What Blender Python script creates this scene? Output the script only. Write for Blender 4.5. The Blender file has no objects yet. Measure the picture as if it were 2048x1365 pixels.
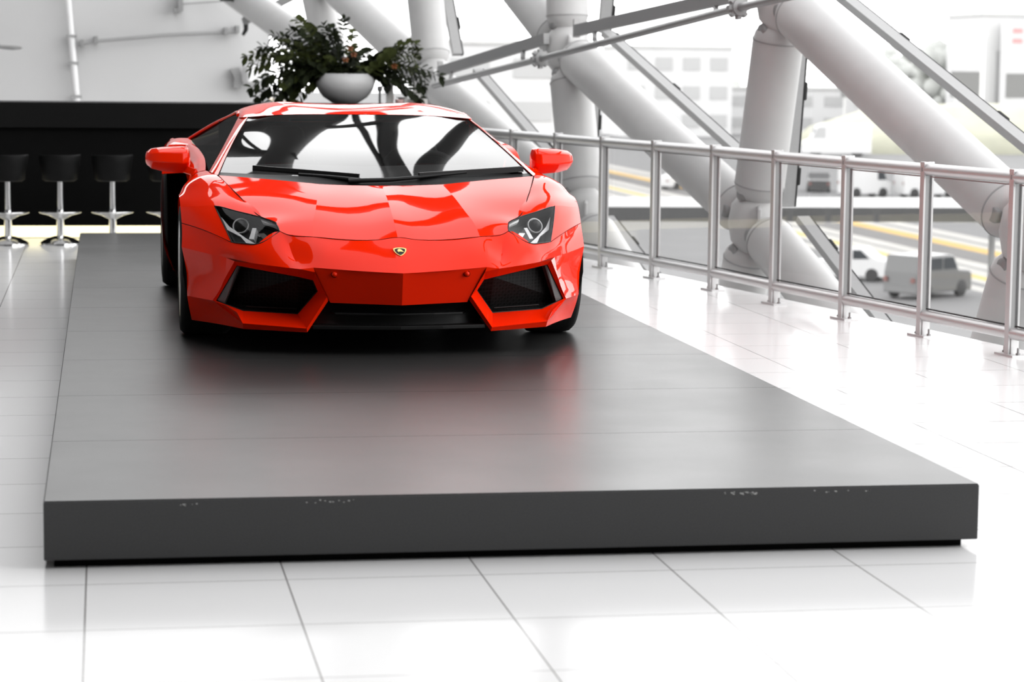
import bpy, bmesh, math, random
from mathutils import Vector, Matrix
R = math.radians
scene = bpy.context.scene
col = scene.collection
random.seed(7)

# ------------------------------------------------------------------ materials
def new_mat(name):
    m = bpy.data.materials.new(name); m.use_nodes = True
    nt = m.node_tree
    return m, nt, nt.nodes['Principled BSDF']

def pmat(name, c, rough=.5, metal=0., coat=0., spec=.5, noise=0., nscale=40., bump=0., bscale=200., emit=None, estr=0.):
    m, nt, b = new_mat(name)
    b.inputs['Base Color'].default_value = (*c, 1)
    b.inputs['Roughness'].default_value = rough
    b.inputs['Metallic'].default_value = metal
    b.inputs['Coat Weight'].default_value = coat
    b.inputs['Coat Roughness'].default_value = .02
    b.inputs['Specular IOR Level'].default_value = spec
    if emit:
        b.inputs['Emission Color'].default_value = (*emit, 1); b.inputs['Emission Strength'].default_value = estr
    tc = nt.nodes.new('ShaderNodeTexCoord')
    n = nt.nodes.new('ShaderNodeTexNoise'); n.inputs['Scale'].default_value = nscale; n.inputs['Detail'].default_value = 3
    nt.links.new(tc.outputs['Object'], n.inputs['Vector'])
    mx = nt.nodes.new('ShaderNodeMixRGB'); mx.blend_type = 'MULTIPLY'; mx.inputs['Fac'].default_value = noise
    mx.inputs['Color1'].default_value = (*c, 1)
    nt.links.new(n.outputs['Fac'], mx.inputs['Color2']); nt.links.new(mx.outputs['Color'], b.inputs['Base Color'])
    if bump:
        n2 = nt.nodes.new('ShaderNodeTexNoise'); n2.inputs['Scale'].default_value = bscale
        nt.links.new(tc.outputs['Object'], n2.inputs['Vector'])
        bp = nt.nodes.new('ShaderNodeBump'); bp.inputs['Strength'].default_value = bump; bp.inputs['Distance'].default_value = .002
        nt.links.new(n2.outputs['Fac'], bp.inputs['Height']); nt.links.new(bp.outputs['Normal'], b.inputs['Normal'])
    return m

def glass_mat(name, tint, ior=1.5, gain=1.0, rough=0.0):
    m = bpy.data.materials.new(name); m.use_nodes = True
    nt = m.node_tree; nt.nodes.clear()
    out = nt.nodes.new('ShaderNodeOutputMaterial')
    tr = nt.nodes.new('ShaderNodeBsdfTransparent'); tr.inputs['Color'].default_value = (*tint, 1)
    gl = nt.nodes.new('ShaderNodeBsdfGlossy'); gl.inputs['Roughness'].default_value = rough
    # reflectance of a thin pane from its angle to the line of sight, the same from both sides
    f0 = ((ior - 1) / (ior + 1)) ** 2
    geo = nt.nodes.new('ShaderNodeNewGeometry'); dt = nt.nodes.new('ShaderNodeVectorMath'); dt.operation = 'DOT_PRODUCT'
    nt.links.new(geo.outputs['Normal'], dt.inputs[0]); nt.links.new(geo.outputs['Incoming'], dt.inputs[1])
    def mth(op, a, b=None):
        n = nt.nodes.new('ShaderNodeMath'); n.operation = op; n.use_clamp = op == 'MULTIPLY'
        for k, q in enumerate((a, b)):
            if q is None: continue
            if isinstance(q, (int, float)): n.inputs[k].default_value = q
            else: nt.links.new(q, n.inputs[k])
        return n.outputs[0]
    fac = mth('MULTIPLY', mth('ADD', mth('MULTIPLY', mth('POWER', mth('SUBTRACT', 1.0, mth('ABSOLUTE', dt.outputs['Value'])), 5.0), 1 - f0), f0), gain)
    mx = nt.nodes.new('ShaderNodeMixShader')
    nt.links.new(fac, mx.inputs['Fac'])
    nt.links.new(tr.outputs[0], mx.inputs[1]); nt.links.new(gl.outputs[0], mx.inputs[2])
    nt.links.new(mx.outputs[0], out.inputs['Surface'])
    return m

M = {}
M['paint'] = pmat('orange_red_paint', (.95, .020, .001), .42, 0, .80, 0.0)
M['paint'].node_tree.nodes['Principled BSDF'].inputs['Coat IOR'].default_value = 1.32
M['black'] = pmat('black_plastic', (.006, .006, .006), .45, spec=.3)
M['matte'] = pmat('matte_black', (.004, .004, .004), .9, spec=.1)
M['gap'] = pmat('seam_black', (.02, .003, .002), .8, spec=.1)
M['rubber'] = pmat('rubber', (.012, .012, .012), .75, spec=.25, bump=.2, bscale=300)
M['rim'] = pmat('rim_silver', (.55, .55, .55), .3, .9)
M['chrome'] = pmat('chrome', (.8, .8, .8), .12, 1.)
M['silver'] = pmat('satin_silver', (.62, .62, .62), .45, .3)
M['gold'] = pmat('gold', (.95, .70, .25), .3, .5)
M['fin'] = pmat('grey_satin_trim', (.13, .13, .13), .35, .2)
M['leather'] = pmat('black_leather', (.02, .02, .02), .6, bump=.2, bscale=250)
M['redleather'] = pmat('dark_red_leather', (.10, .008, .008), .6, bump=.2, bscale=250)
M['windshield'] = glass_mat('windshield_glass', (.55, .55, .55), 1.5, 1.45)
M['sideglass'] = glass_mat('dark_side_glass', (.03, .03, .03), 1.3, .10)
M['lens'] = glass_mat('lens_glass', (.95, .95, .95), 1.45, .6)
M['pane'] = glass_mat('facade_glass', (.97, .97, .97), 1.18, .2)
M['railglass'] = glass_mat('rail_glass', (.93, .93, .93), 1.35, .35)
M['amber'] = pmat('tail_red', (.3, .01, .01), .2)
M['tube'] = pmat('white_tube_paint', (.56, .557, .553), .45, noise=.12, nscale=5, bump=.05)
M['darktube'] = pmat('shaded_roof_tube', (.10, .10, .10), .6)  # backlit look of the roof tubes put into a dark colour
M['frame'] = pmat('grey_frame_paint', (.36, .36, .36), .5, noise=.1)
M['beam'] = pmat('grey_beam', (.30, .30, .30), .5, .2)
M['rod'] = pmat('grey_rod', (.32, .32, .32), .4, .4)
M['gasket'] = pmat('black_gasket', (.012, .012, .012), .7)
M['alu'] = pmat('brushed_aluminium', (.62, .62, .62), .38, .55)
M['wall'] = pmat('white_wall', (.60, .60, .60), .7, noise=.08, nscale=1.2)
M['dimwall'] = pmat('grey_shade_wall', (.16, .16, .16), .7, noise=.1, nscale=1)  # for the added unseen walls and slab
M['bar'] = pmat('black_bar', (.003, .003, .003), .7, spec=.06, noise=.3, nscale=9)
M['bartop'] = pmat('charcoal_bar_top', (.005, .005, .005), .6, spec=.1, noise=.2, nscale=9)
M['strip'] = pmat('warm_light', (1, .95, .75), .5, emit=(1.0, .89, .52), estr=1.5)
M['seat'] = pmat('black_stool_leather', (.004, .004, .004), .5, spec=.12)
M['bowl'] = pmat('grey_ceramic', (.50, .50, .50), .45, noise=.2, nscale=8)
M['leaf'] = pmat('dark_green_leaf', (.020, .027, .010), .7, spec=.15, noise=.6, nscale=30)
M['leaf2'] = pmat('olive_leaf', (.055, .068, .018), .7, spec=.15, noise=.5, nscale=30)
M['stem'] = pmat('stem_green', (.03, .035, .018), .6)
M['flower'] = pmat('orange_petal', (.22, .07, .02), .5)
M['white'] = pmat('white_gloss', (.85, .85, .85), .3)
M['pink'] = pmat('pale_pink', (.75, .48, .46), .4)
M['paper'] = pmat('white_paper', (.9, .89, .86), .8)
M['van'] = pmat('van_white', (.62, .62, .62), .4)
M['cargrey'] = pmat('car_grey', (.11, .11, .11), .35, coat=.5)
M['cardark'] = pmat('car_dark', (.06, .06, .06), .35, coat=.5)
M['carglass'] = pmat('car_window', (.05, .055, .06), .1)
M['tyre'] = pmat('tyre', (.05, .05, .05), .8)
M['conc'] = pmat('pale_concrete', (.62, .62, .61), .8, noise=.25, nscale=.4)
M['concd'] = pmat('grey_concrete', (.11, .11, .11), .8, noise=.15, nscale=.4)
M['bld'] = pmat('hazy_building', (.60, .60, .60), .9, noise=.1, nscale=.3)  # distance haze put into the pale colours from here through the grass
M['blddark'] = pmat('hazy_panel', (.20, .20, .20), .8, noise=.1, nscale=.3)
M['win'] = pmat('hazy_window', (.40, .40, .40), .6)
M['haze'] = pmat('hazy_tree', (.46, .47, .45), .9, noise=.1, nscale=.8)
M['grass'] = pmat('hazy_grass', (.56, .56, .45), .95, noise=.3, nscale=.4)  # paled for the haze in front of it
M['signred'] = pmat('sign_red', (.7, .30, .30), .6)
M['redlamp'] = pmat('red_lamp', (.22, .10, .09), .3)

# floor tiles: pale gloss, thin grey joints every 0.6 m
def tile_mat():
    m, nt, b = new_mat('white_gloss_tile')
    tc = nt.nodes.new('ShaderNodeTexCoord'); mp = nt.nodes.new('ShaderNodeMapping')
    mp.inputs['Location'].default_value = (1.3787 + 6 * .5997, .2421 + 30 * .5997, 0)
    br = nt.nodes.new('ShaderNodeTexBrick')
    br.offset = 0; br.squash = 1
    br.inputs['Scale'].default_value = 1; br.inputs['Brick Width'].default_value = .5997; br.inputs['Row Height'].default_value = .5997
    br.inputs['Mortar Size'].default_value = .0022; br.inputs['Mortar Smooth'].default_value = 0
    br.inputs['Color1'].default_value = (.82, .818, .815, 1); br.inputs['Color2'].default_value = (.80, .797, .795, 1)
    br.inputs['Mortar'].default_value = (.14, .13, .125, 1)
    nt.links.new(tc.outputs['Object'], mp.inputs['Vector']); nt.links.new(mp.outputs['Vector'], br.inputs['Vector'])
    nt.links.new(br.outputs['Color'], b.inputs['Base Color'])
    b.inputs['Roughness'].default_value = .15; b.inputs['Specular IOR Level'].default_value = .07
    n = nt.nodes.new('ShaderNodeTexNoise'); n.inputs['Scale'].default_value = 2.2
    nt.links.new(tc.outputs['Object'], n.inputs['Vector'])
    bp = nt.nodes.new('ShaderNodeBump'); bp.inputs['Strength'].default_value = .03; bp.inputs['Distance'].default_value = .01
    nt.links.new(n.outputs['Fac'], bp.inputs['Height']); nt.links.new(bp.outputs['Normal'], b.inputs['Normal'])
    return m
M['tile'] = tile_mat()

# platform board: dark grey laminate with a fine grain; paint chips along the front top edge
def board_mat(name, c, rough, spec=.16):
    m, nt, b = new_mat(name)
    tc = nt.nodes.new('ShaderNodeTexCoord')
    n = nt.nodes.new('ShaderNodeTexNoise'); n.inputs['Scale'].default_value = 260; n.inputs['Detail'].default_value = 2
    n2 = nt.nodes.new('ShaderNodeTexNoise'); n2.inputs['Scale'].default_value = 1.6; n2.inputs['Detail'].default_value = 4
    r = nt.nodes.new('ShaderNodeMapRange'); r.inputs[3].default_value = .75; r.inputs[4].default_value = 1.25
    r2 = nt.nodes.new('ShaderNodeMapRange'); r2.inputs[3].default_value = rough - .06; r2.inputs[4].default_value = rough + .06
    mx = nt.nodes.new('ShaderNodeVectorMath'); mx.operation = 'SCALE'; mx.inputs[0].default_value = c
    for q in (n, n2): nt.links.new(tc.outputs['Object'], q.inputs['Vector'])
    nt.links.new(n.outputs['Fac'], r.inputs[0]); nt.links.new(r.outputs[0], mx.inputs['Scale'])
    nt.links.new(n2.outputs['Fac'], r2.inputs[0]); nt.links.new(r2.outputs[0], b.inputs['Roughness'])
    nt.links.new(mx.outputs[0], b.inputs['Base Color'])
    b.inputs['Specular IOR Level'].default_value = spec
    bp = nt.nodes.new('ShaderNodeBump'); bp.inputs['Strength'].default_value = .25; bp.inputs['Distance'].default_value = .0006
    nt.links.new(n.outputs['Fac'], bp.inputs['Height']); nt.links.new(bp.outputs['Normal'], b.inputs['Normal'])
    return m
M['board'] = board_mat('grey_board', (.030, .030, .030), .31)
M['boardface'] = board_mat('grey_board_face', (.085, .085, .086), .6, .1)
M['chip'] = pmat('bare_chip', (.6, .6, .58), .8)

# dark honeycomb mesh
def mesh_mat():
    m, nt, b = new_mat('black_honeycomb')
    tc = nt.nodes.new('ShaderNodeTexCoord'); v = nt.nodes.new('ShaderNodeTexVoronoi'); v.feature = 'DISTANCE_TO_EDGE'
    v.inputs['Scale'].default_value = 62; v.inputs['Randomness'].default_value = .12
    cr = nt.nodes.new('ShaderNodeValToRGB'); cr.color_ramp.elements[0].position = .05; cr.color_ramp.elements[1].position = .16
    cr.color_ramp.elements[0].color = (.011, .011, .011, 1); cr.color_ramp.elements[1].color = (.002, .002, .002, 1)
    nt.links.new(tc.outputs['Object'], v.inputs['Vector']); nt.links.new(v.outputs['Distance'], cr.inputs['Fac'])
    nt.links.new(cr.outputs['Color'], b.inputs['Base Color']); b.inputs['Roughness'].default_value = .6
    b.inputs['Specular IOR Level'].default_value = .15
    return m
M['honey'] = mesh_mat()

# apron outside: grey asphalt with white and yellow guide lines painted along it
def apron_mat():
    m, nt, b = new_mat('apron_asphalt')
    tc = nt.nodes.new('ShaderNodeTexCoord'); sp = nt.nodes.new('ShaderNodeSeparateXYZ')
    mr = nt.nodes.new('ShaderNodeMapRange'); mr.inputs[1].default_value = 34; mr.inputs[2].default_value = 52
    cr = nt.nodes.new('ShaderNodeValToRGB'); cr.color_ramp.interpolation = 'CONSTANT'
    g = (.20, .20, .20); w = (.50, .49, .46); o = (.62, .40, .12); t = (.175, .17, .165); y = (.60, .47, .14)
    stops = [(34, g), (36.1, w), (37.0, g), (37.6, w), (38.3, y), (39.0, w), (40.2, g), (40.6, w), (41.8, t), (44.2, o), (45.5, w), (46.4, g), (46.9, w), (48.4, g)]
    e = cr.color_ramp.elements
    while len(e) < len(stops): e.new(.5)
    for k, (p, c) in enumerate(stops):
        e[k].position = (p - 34) / 18
    for k, (p, c) in enumerate(stops): e[k].color = (*c, 1)
    n = nt.nodes.new('ShaderNodeTexNoise'); n.inputs['Scale'].default_value = .25; n.inputs['Detail'].default_value = 5
    mx = nt.nodes.new('ShaderNodeMixRGB'); mx.blend_type = 'MULTIPLY'; mx.inputs['Fac'].default_value = .25
    nt.links.new(tc.outputs['Object'], sp.inputs[0]); nt.links.new(sp.outputs['X'], mr.inputs[0]); nt.links.new(mr.outputs[0], cr.inputs['Fac'])
    nt.links.new(tc.outputs['Object'], n.inputs['Vector'])
    nt.links.new(cr.outputs['Color'], mx.inputs['Color1']); nt.links.new(n.outputs['Fac'], mx.inputs['Color2'])
    nt.links.new(mx.outputs['Color'], b.inputs['Base Color']); b.inputs['Roughness'].default_value = .85
    return m
M['apron'] = apron_mat()

# ------------------------------------------------------------------ mesh kit
class MB:
    def __init__(s): s.v = []; s.f = []; s.sharp = []
    def add(s, vs, fs, sharp=()):
        o = len(s.v); s.v += [tuple(p) for p in vs]; s.f += [tuple(i + o for i in f) for f in fs]
        s.sharp += [(a + o, b + o) for a, b in sharp]
        return s
    def box(s, a, b):
        (x0, y0, z0), (x1, y1, z1) = a, b
        v = [(x0, y0, z0), (x1, y0, z0), (x1, y1, z0), (x0, y1, z0), (x0, y0, z1), (x1, y0, z1), (x1, y1, z1), (x0, y1, z1)]
        return s.add(v, [(3, 2, 1, 0), (4, 5, 6, 7), (0, 1, 5, 4), (1, 2, 6, 5), (2, 3, 7, 6), (3, 0, 4, 7)])
    def cbox(s, c, d, rz=0):
        m = Matrix.Translation(Vector(c)) @ Matrix.Rotation(rz, 4, 'Z')
        v = [m @ Vector((sx * d[0] / 2, sy * d[1] / 2, sz * d[2] / 2)) for sz in (-1, 1) for sx, sy in ((-1, -1), (1, -1), (1, 1), (-1, 1))]
        return s.add(v, [(3, 2, 1, 0), (4, 5, 6, 7), (0, 1, 5, 4), (1, 2, 6, 5), (2, 3, 7, 6), (3, 0, 4, 7)])
    def tube(s, pts, rad, n=12, caps=True):
        pts = [Vector(p) for p in pts]; k = len(pts)
        rads = rad if isinstance(rad, (list, tuple)) else [rad] * k
        t0 = (pts[1] - pts[0]).normalized()
        ref = Vector((0, 0, 1)) if abs(t0.z) < .9 else Vector((1, 0, 0))
        u = t0.cross(ref).normalized(); vs = []
        for i, p in enumerate(pts):
            t = (pts[min(i + 1, k - 1)] - pts[max(i - 1, 0)]).normalized()
            u = (u - t * u.dot(t)).normalized(); w = t.cross(u)
            for j in range(n):
                a = 2 * math.pi * j / n
                vs.append(p + (u * math.cos(a) + w * math.sin(a)) * rads[i])
        fs = [(i * n + j, i * n + (j + 1) % n, (i + 1) * n + (j + 1) % n, (i + 1) * n + j) for i in range(k - 1) for j in range(n)]
        sh = []
        if caps:
            fs += [tuple(range(n - 1, -1, -1)), tuple((k - 1) * n + j for j in range(n))]
            sh = [(j, (j + 1) % n) for j in range(n)] + [((k - 1) * n + j, (k - 1) * n + (j + 1) % n) for j in range(n)]
        return s.add(vs, fs, sh)
    def bar(s, p0, p1, w, h, up=(0, 0, 1)):
        p0, p1 = Vector(p0), Vector(p1); t = (p1 - p0).normalized(); u = t.cross(Vector(up)).normalized(); q = u.cross(t)
        v = [p + u * (a * w / 2) + q * (b * h / 2) for p in (p0, p1) for a, b in ((-1, -1), (1, -1), (1, 1), (-1, 1))]
        return s.add(v, [(3, 2, 1, 0), (4, 5, 6, 7), (0, 1, 5, 4), (1, 2, 6, 5), (2, 3, 7, 6), (3, 0, 4, 7)])
    def lathe(s, prof, n=32, axis='Z', c=(0, 0, 0)):
        vs = []
        for r_, h in prof:
            for j in range(n):
                a = 2 * math.pi * j / n; x, y = r_ * math.cos(a), r_ * math.sin(a)
                p = {'Z': (x, y, h), 'X': (h, x, y), 'Y': (x, h, y)}[axis]
                vs.append((p[0] + c[0], p[1] + c[1], p[2] + c[2]))
        k = len(prof)
        fs = [(i * n + j, i * n + (j + 1) % n, (i + 1) * n + (j + 1) % n, (i + 1) * n + j) for i in range(k - 1) for j in range(n)]
        return s.add(vs, fs)
    def prism(s, poly, d):
        n = len(poly); d = Vector(d); p = [Vector(q) for q in poly]
        return s.add(p + [q + d for q in p], [tuple(range(n - 1, -1, -1)), tuple(range(n, 2 * n))] + [(i, (i + 1) % n, n + (i + 1) % n, n + i) for i in range(n)])
    def loft(s, rings, caps=True):
        n = len(rings[0]); k = len(rings)
        vs = [p for r_ in rings for p in r_]
        fs = [(i * n + j, i * n + (j + 1) % n, (i + 1) * n + (j + 1) % n, (i + 1) * n + j) for i in range(k - 1) for j in range(n)]
        if caps: fs += [tuple(range(n - 1, -1, -1)), tuple((k - 1) * n + j for j in range(n))]
        return s.add(vs, fs)
    def grid(s, rows, cells=None, sharp_r=(), sharp_c=(), nr=5, nc=5, mirror=False):
        """surface through a net of points; cells limits it to a block (r0, r1, c0, c1)"""
        D, ri, ci = dense(rows, sharp_r, sharp_c, nr, nc)
        r0, r1, c0, c1 = cells or (0, len(rows) - 1, 0, len(rows[0]) - 1)
        a0, a1, b0, b1 = ri[r0], ri[r1], ci[c0], ci[c1]
        for sx in ((1, -1) if mirror else (1,)):
            W = b1 - b0 + 1
            vs = [(D[i][j][0] * sx, D[i][j][1], D[i][j][2]) for i in range(a0, a1 + 1) for j in range(b0, b1 + 1)]
            fs = []
            for i in range(a1 - a0):
                for j in range(b1 - b0):
                    q = (i * W + j, i * W + j + 1, (i + 1) * W + j + 1, (i + 1) * W + j)
                    fs.append(q if sx > 0 else q[::-1])
            sh = []
            for c in sharp_c:
                if c0 < c < c1:
                    j = ci[c] - b0; sh += [(i * W + j, (i + 1) * W + j) for i in range(a1 - a0)]
            for r_ in sharp_r:
                if r0 < r_ < r1:
                    i = ri[r_] - a0; sh += [(i * W + j, i * W + j + 1) for j in range(b1 - b0)]
            s.add(vs, fs, sh)
        return s
    def flip(s): s.f = [f[::-1] for f in s.f]; return s
    def mir(s):
        m = MB(); m.v = [(-x, y, z) for x, y, z in s.v]; m.f = [f[::-1] for f in s.f]; m.sharp = list(s.sharp); return m

def herm(P, sharp, n):
    """points through P (list of Vectors) with sharp corners kept; returns list and control indices"""
    k = len(P); out = []; idx = [0]
    L = [max((P[i + 1] - P[i]).length, 1e-5) for i in range(k - 1)]
    def tan(i, side):
        if 0 < i < k - 1 and i not in sharp:
            d0 = (P[i] - P[i - 1]) / L[i - 1]; d1 = (P[i + 1] - P[i]) / L[i]
            return (d0 * L[i] + d1 * L[i - 1]) / (L[i] + L[i - 1])
        return None
    for i in range(k - 1):
        d = (P[i + 1] - P[i]) / L[i]
        a, b = tan(i, 1), tan(i + 1, 0)
        if a is None and b is None: a = b = d
        elif a is None: a = d * 1.5 - b * .5
        elif b is None: b = d * 1.5 - a * .5
        for q in range(n):
            t = q / n; t2, t3 = t * t, t * t * t
            out.append(P[i] * (2 * t3 - 3 * t2 + 1) + a * (L[i] * (t3 - 2 * t2 + t)) + P[i + 1] * (3 * t2 - 2 * t3) + b * (L[i] * (t3 - t2)))
        idx.append((i + 1) * n)
    out.append(P[-1].copy())
    return out, idx

def dense(rows, sr, sc, nr, nc):
    A = []
    for r_ in rows:
        q, ci = herm([Vector(p) for p in r_], set(sc), nc); A.append(q)
    W = len(A[0]); cols = []
    for j in range(W):
        q, ri = herm([a[j] for a in A], set(sr), nr); cols.append(q)
    return [[cols[j][i] for j in range(W)] for i in range(len(cols[0]))], ri, ci

def obj(name, mb, mat, parent=None, smooth=True, bevel=0, seg=2, solid=0, angle=None):
    me = bpy.data.meshes.new(name); me.from_pydata([tuple(p) for p in mb.v], [], mb.f); me.update()
    me.materials.append(M[mat] if isinstance(mat, str) else mat)
    if smooth:
        me.polygons.foreach_set('use_smooth', [True] * len(me.polygons))
        if mb.sharp:
            ss = {tuple(sorted(e)) for e in mb.sharp}
            for e in me.edges:
                if tuple(sorted(e.vertices)) in ss: e.use_edge_sharp = True
        if angle: me.set_sharp_from_angle(angle=R(angle))
    o = bpy.data.objects.new(name, me); col.objects.link(o)
    if parent: o.parent = parent
    if solid:
        md = o.modifiers.new('solid', 'SOLIDIFY'); md.thickness = solid; md.offset = 0
    if bevel:
        md = o.modifiers.new('bevel', 'BEVEL'); md.width = bevel; md.segments = seg; md.limit_method = 'ANGLE'; md.angle_limit = R(35)
    return o

def tag(o, label=None, cat=None, group=None, kind=None):
    if label: o['label'] = label
    if cat: o['category'] = cat
    if group: o['group'] = group
    if kind: o['kind'] = kind
    return o
def thing(name, label, cat, loc=(0, 0, 0), rz=0, group=None):
    o = bpy.data.objects.new(name, None); col.objects.link(o); o.location = loc; o.rotation_euler.z = rz
    o.empty_display_size = .1
    return tag(o, label, cat, group)
def dup(root, loc, rz=0, label=None):
    r_ = root.copy(); col.objects.link(r_); r_.location = loc; r_.rotation_euler.z = rz
    if label: r_['label'] = label
    for ch in list(root.children):
        c = ch.copy(); col.objects.link(c); c.parent = r_
        for g in list(ch.children):
            d = g.copy(); col.objects.link(d); d.parent = c
    return r_
def struct(name, mb, mat, **k): return tag(obj(name, mb, mat, **k), kind='structure')

# ------------------------------------------------------------------ camera
f, yaw, pitch, roll = 4854.16, .1670, .1121, .0102
fw = Vector((math.sin(yaw) * math.cos(pitch), math.cos(yaw) * math.cos(pitch), -math.sin(pitch)))
r0 = Vector((math.cos(yaw), -math.sin(yaw), 0)); u0 = r0.cross(fw)
rt = r0 * math.cos(roll) + u0 * math.sin(roll); up = u0 * math.cos(roll) - r0 * math.sin(roll)
cd = bpy.data.cameras.new('camera'); cam = bpy.data.objects.new('camera', cd); col.objects.link(cam)
cam.matrix_world = Matrix(((rt.x, up.x, -fw.x, -1.3149), (rt.y, up.y, -fw.y, -7.4925), (rt.z, up.z, -fw.z, 1.5515), (0, 0, 0, 1)))
cd.sensor_width = 36; cd.lens = f / 2048 * 36; cd.clip_end = 2000
cd.dof.use_dof = True; cd.dof.focus_distance = 11.3; cd.dof.aperture_fstop = 4.0
scene.camera = cam

# ------------------------------------------------------------------ setting
def edge_x(y): return -2.67555596e-03 * y * y - 1.36198447e-01 * y + 4.38809582   # curved line of the railing
pts = [(edge_x(y) + .22, y) for y in [q * .5 for q in range(-28, 55)]]
poly = [(-9, -14, 0)] + [(x, y, 0) for x, y in pts] + [(-9, 27.2, 0)]
n_ = len(poly)
fl = MB(); fl.add([(p[0], p[1], 0) for p in poly] + [(p[0], p[1], -.35) for p in poly],
                  [tuple(range(n_))] + [(i, (i + 1) % n_, n_ + (i + 1) % n_, n_ + i)[::-1] for i in range(n_)])
struct('floor', fl, 'tile', smooth=False)
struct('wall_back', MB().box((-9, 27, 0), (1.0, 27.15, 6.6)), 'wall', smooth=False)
struct('shade_wall_left', MB().box((-9.15, -14, 0), (-9, 27.2, 9.0)), 'dimwall', smooth=False)  # unseen wall added to keep the left side dim
struct('shade_wall_front', MB().box((-9, -14.15, 0), (6.2, -14, 9.0)), 'dimwall', smooth=False)  # added behind the camera to lessen light on front faces
struct('shade_wall_right', MB().box((6.2, -14.15, -.4), (6.35, -4.5, 9.0)), 'dimwall', smooth=False)  # added out of view to cut daylight on the near floor

# ------------------------------------------------------------------ the car
car = thing('sports_car', 'low orange-red supercar parked on the dark grey display platform', 'car', (.045, 4.6724, .2117), -.004)
BODY = []
def half(rows):        # half rows (x from 0 outward) -> full width rows
    return [[(-x, y, z) for x, y, z in reversed(r_)][:-1] + list(r_) for r_ in rows]
def seam(line, parent, name='panel_gap', r_=.0016):
    P, _ = herm([Vector(p) for p in line], set(), 6)
    return obj(name, MB().tube(P, r_, 6), 'gap', parent)

# bonnet
H = [[(0, -.857, .543), (.095, -.873, .533), (.396, -.824, .544), (.515, -.775, .553), (.543, -.751, .565)],
     [(0, -.735, .596), (.10, -.742, .586), (.388, -.705, .595), (.518, -.680, .5945), (.556, -.674, .597)],
     [(0, -.55, .659), (.10, -.55, .650), (.362, -.559, .648), (.548, -.54, .637), (.62, -.582, .62)],
     [(0, -.36, .712), (.10, -.36, .704), (.335, -.36, .707), (.572, -.33, .704), (.715, -.30, .708)],
     [(0, -.16, .752), (.10, -.16, .752), (.305, -.15, .758), (.575, -.05, .779), (.800, .04, .792)]]
nH = len(H[0]); ctr = nH - 1
hood = obj('bonnet', MB().grid(half(H), sharp_c=(ctr - 2, ctr, ctr + 2), nr=6, nc=5), 'paint', car)
seam([p for p in half(H)[0]], hood)
for s in (1, -1):
    edge_ = herm([Vector(r_[-1]) for r_ in H], set(), 8)[0][8:]
    obj('panel_gap', MB().tube([(s * p.x, p.y, p.z + .0015) for p in edge_], .0026, 6), 'gap', hood)

# front bumper
B = [[(0, -1.085, .393), (.10, -1.07, .397), (.405, -.985, .413), (.465, -.985, .406), (.56, -.915, .412), (.68, -.81, .421), (.790, -.645, .433), (.908, -.478, .449), (.991, -.35, .462)],
     [(0, -.978, .470), (.10, -.980, .462), (.402, -.920, .483), (.492, -.872, .460), (.558, -.845, .484), (.668, -.80, .464), (.783, -.66, .470), (.896, -.468, .502), (.988, -.315, .520)],
     [(0, -.857, .543), (.095, -.873, .533), (.396, -.824, .544), (.515, -.775, .553), (.543, -.751, .565), (.65, -.77, .506), (.766, -.66, .507), (.892, -.46, .553), (.988, -.27, .573)]]
cb = len(B[0]) - 1
mb = MB().grid(half(B), sharp_c=(cb - 6, cb - 5, cb - 3, cb - 2, cb, cb + 2, cb + 3, cb + 5, cb + 6), nr=6, nc=4)
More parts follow.
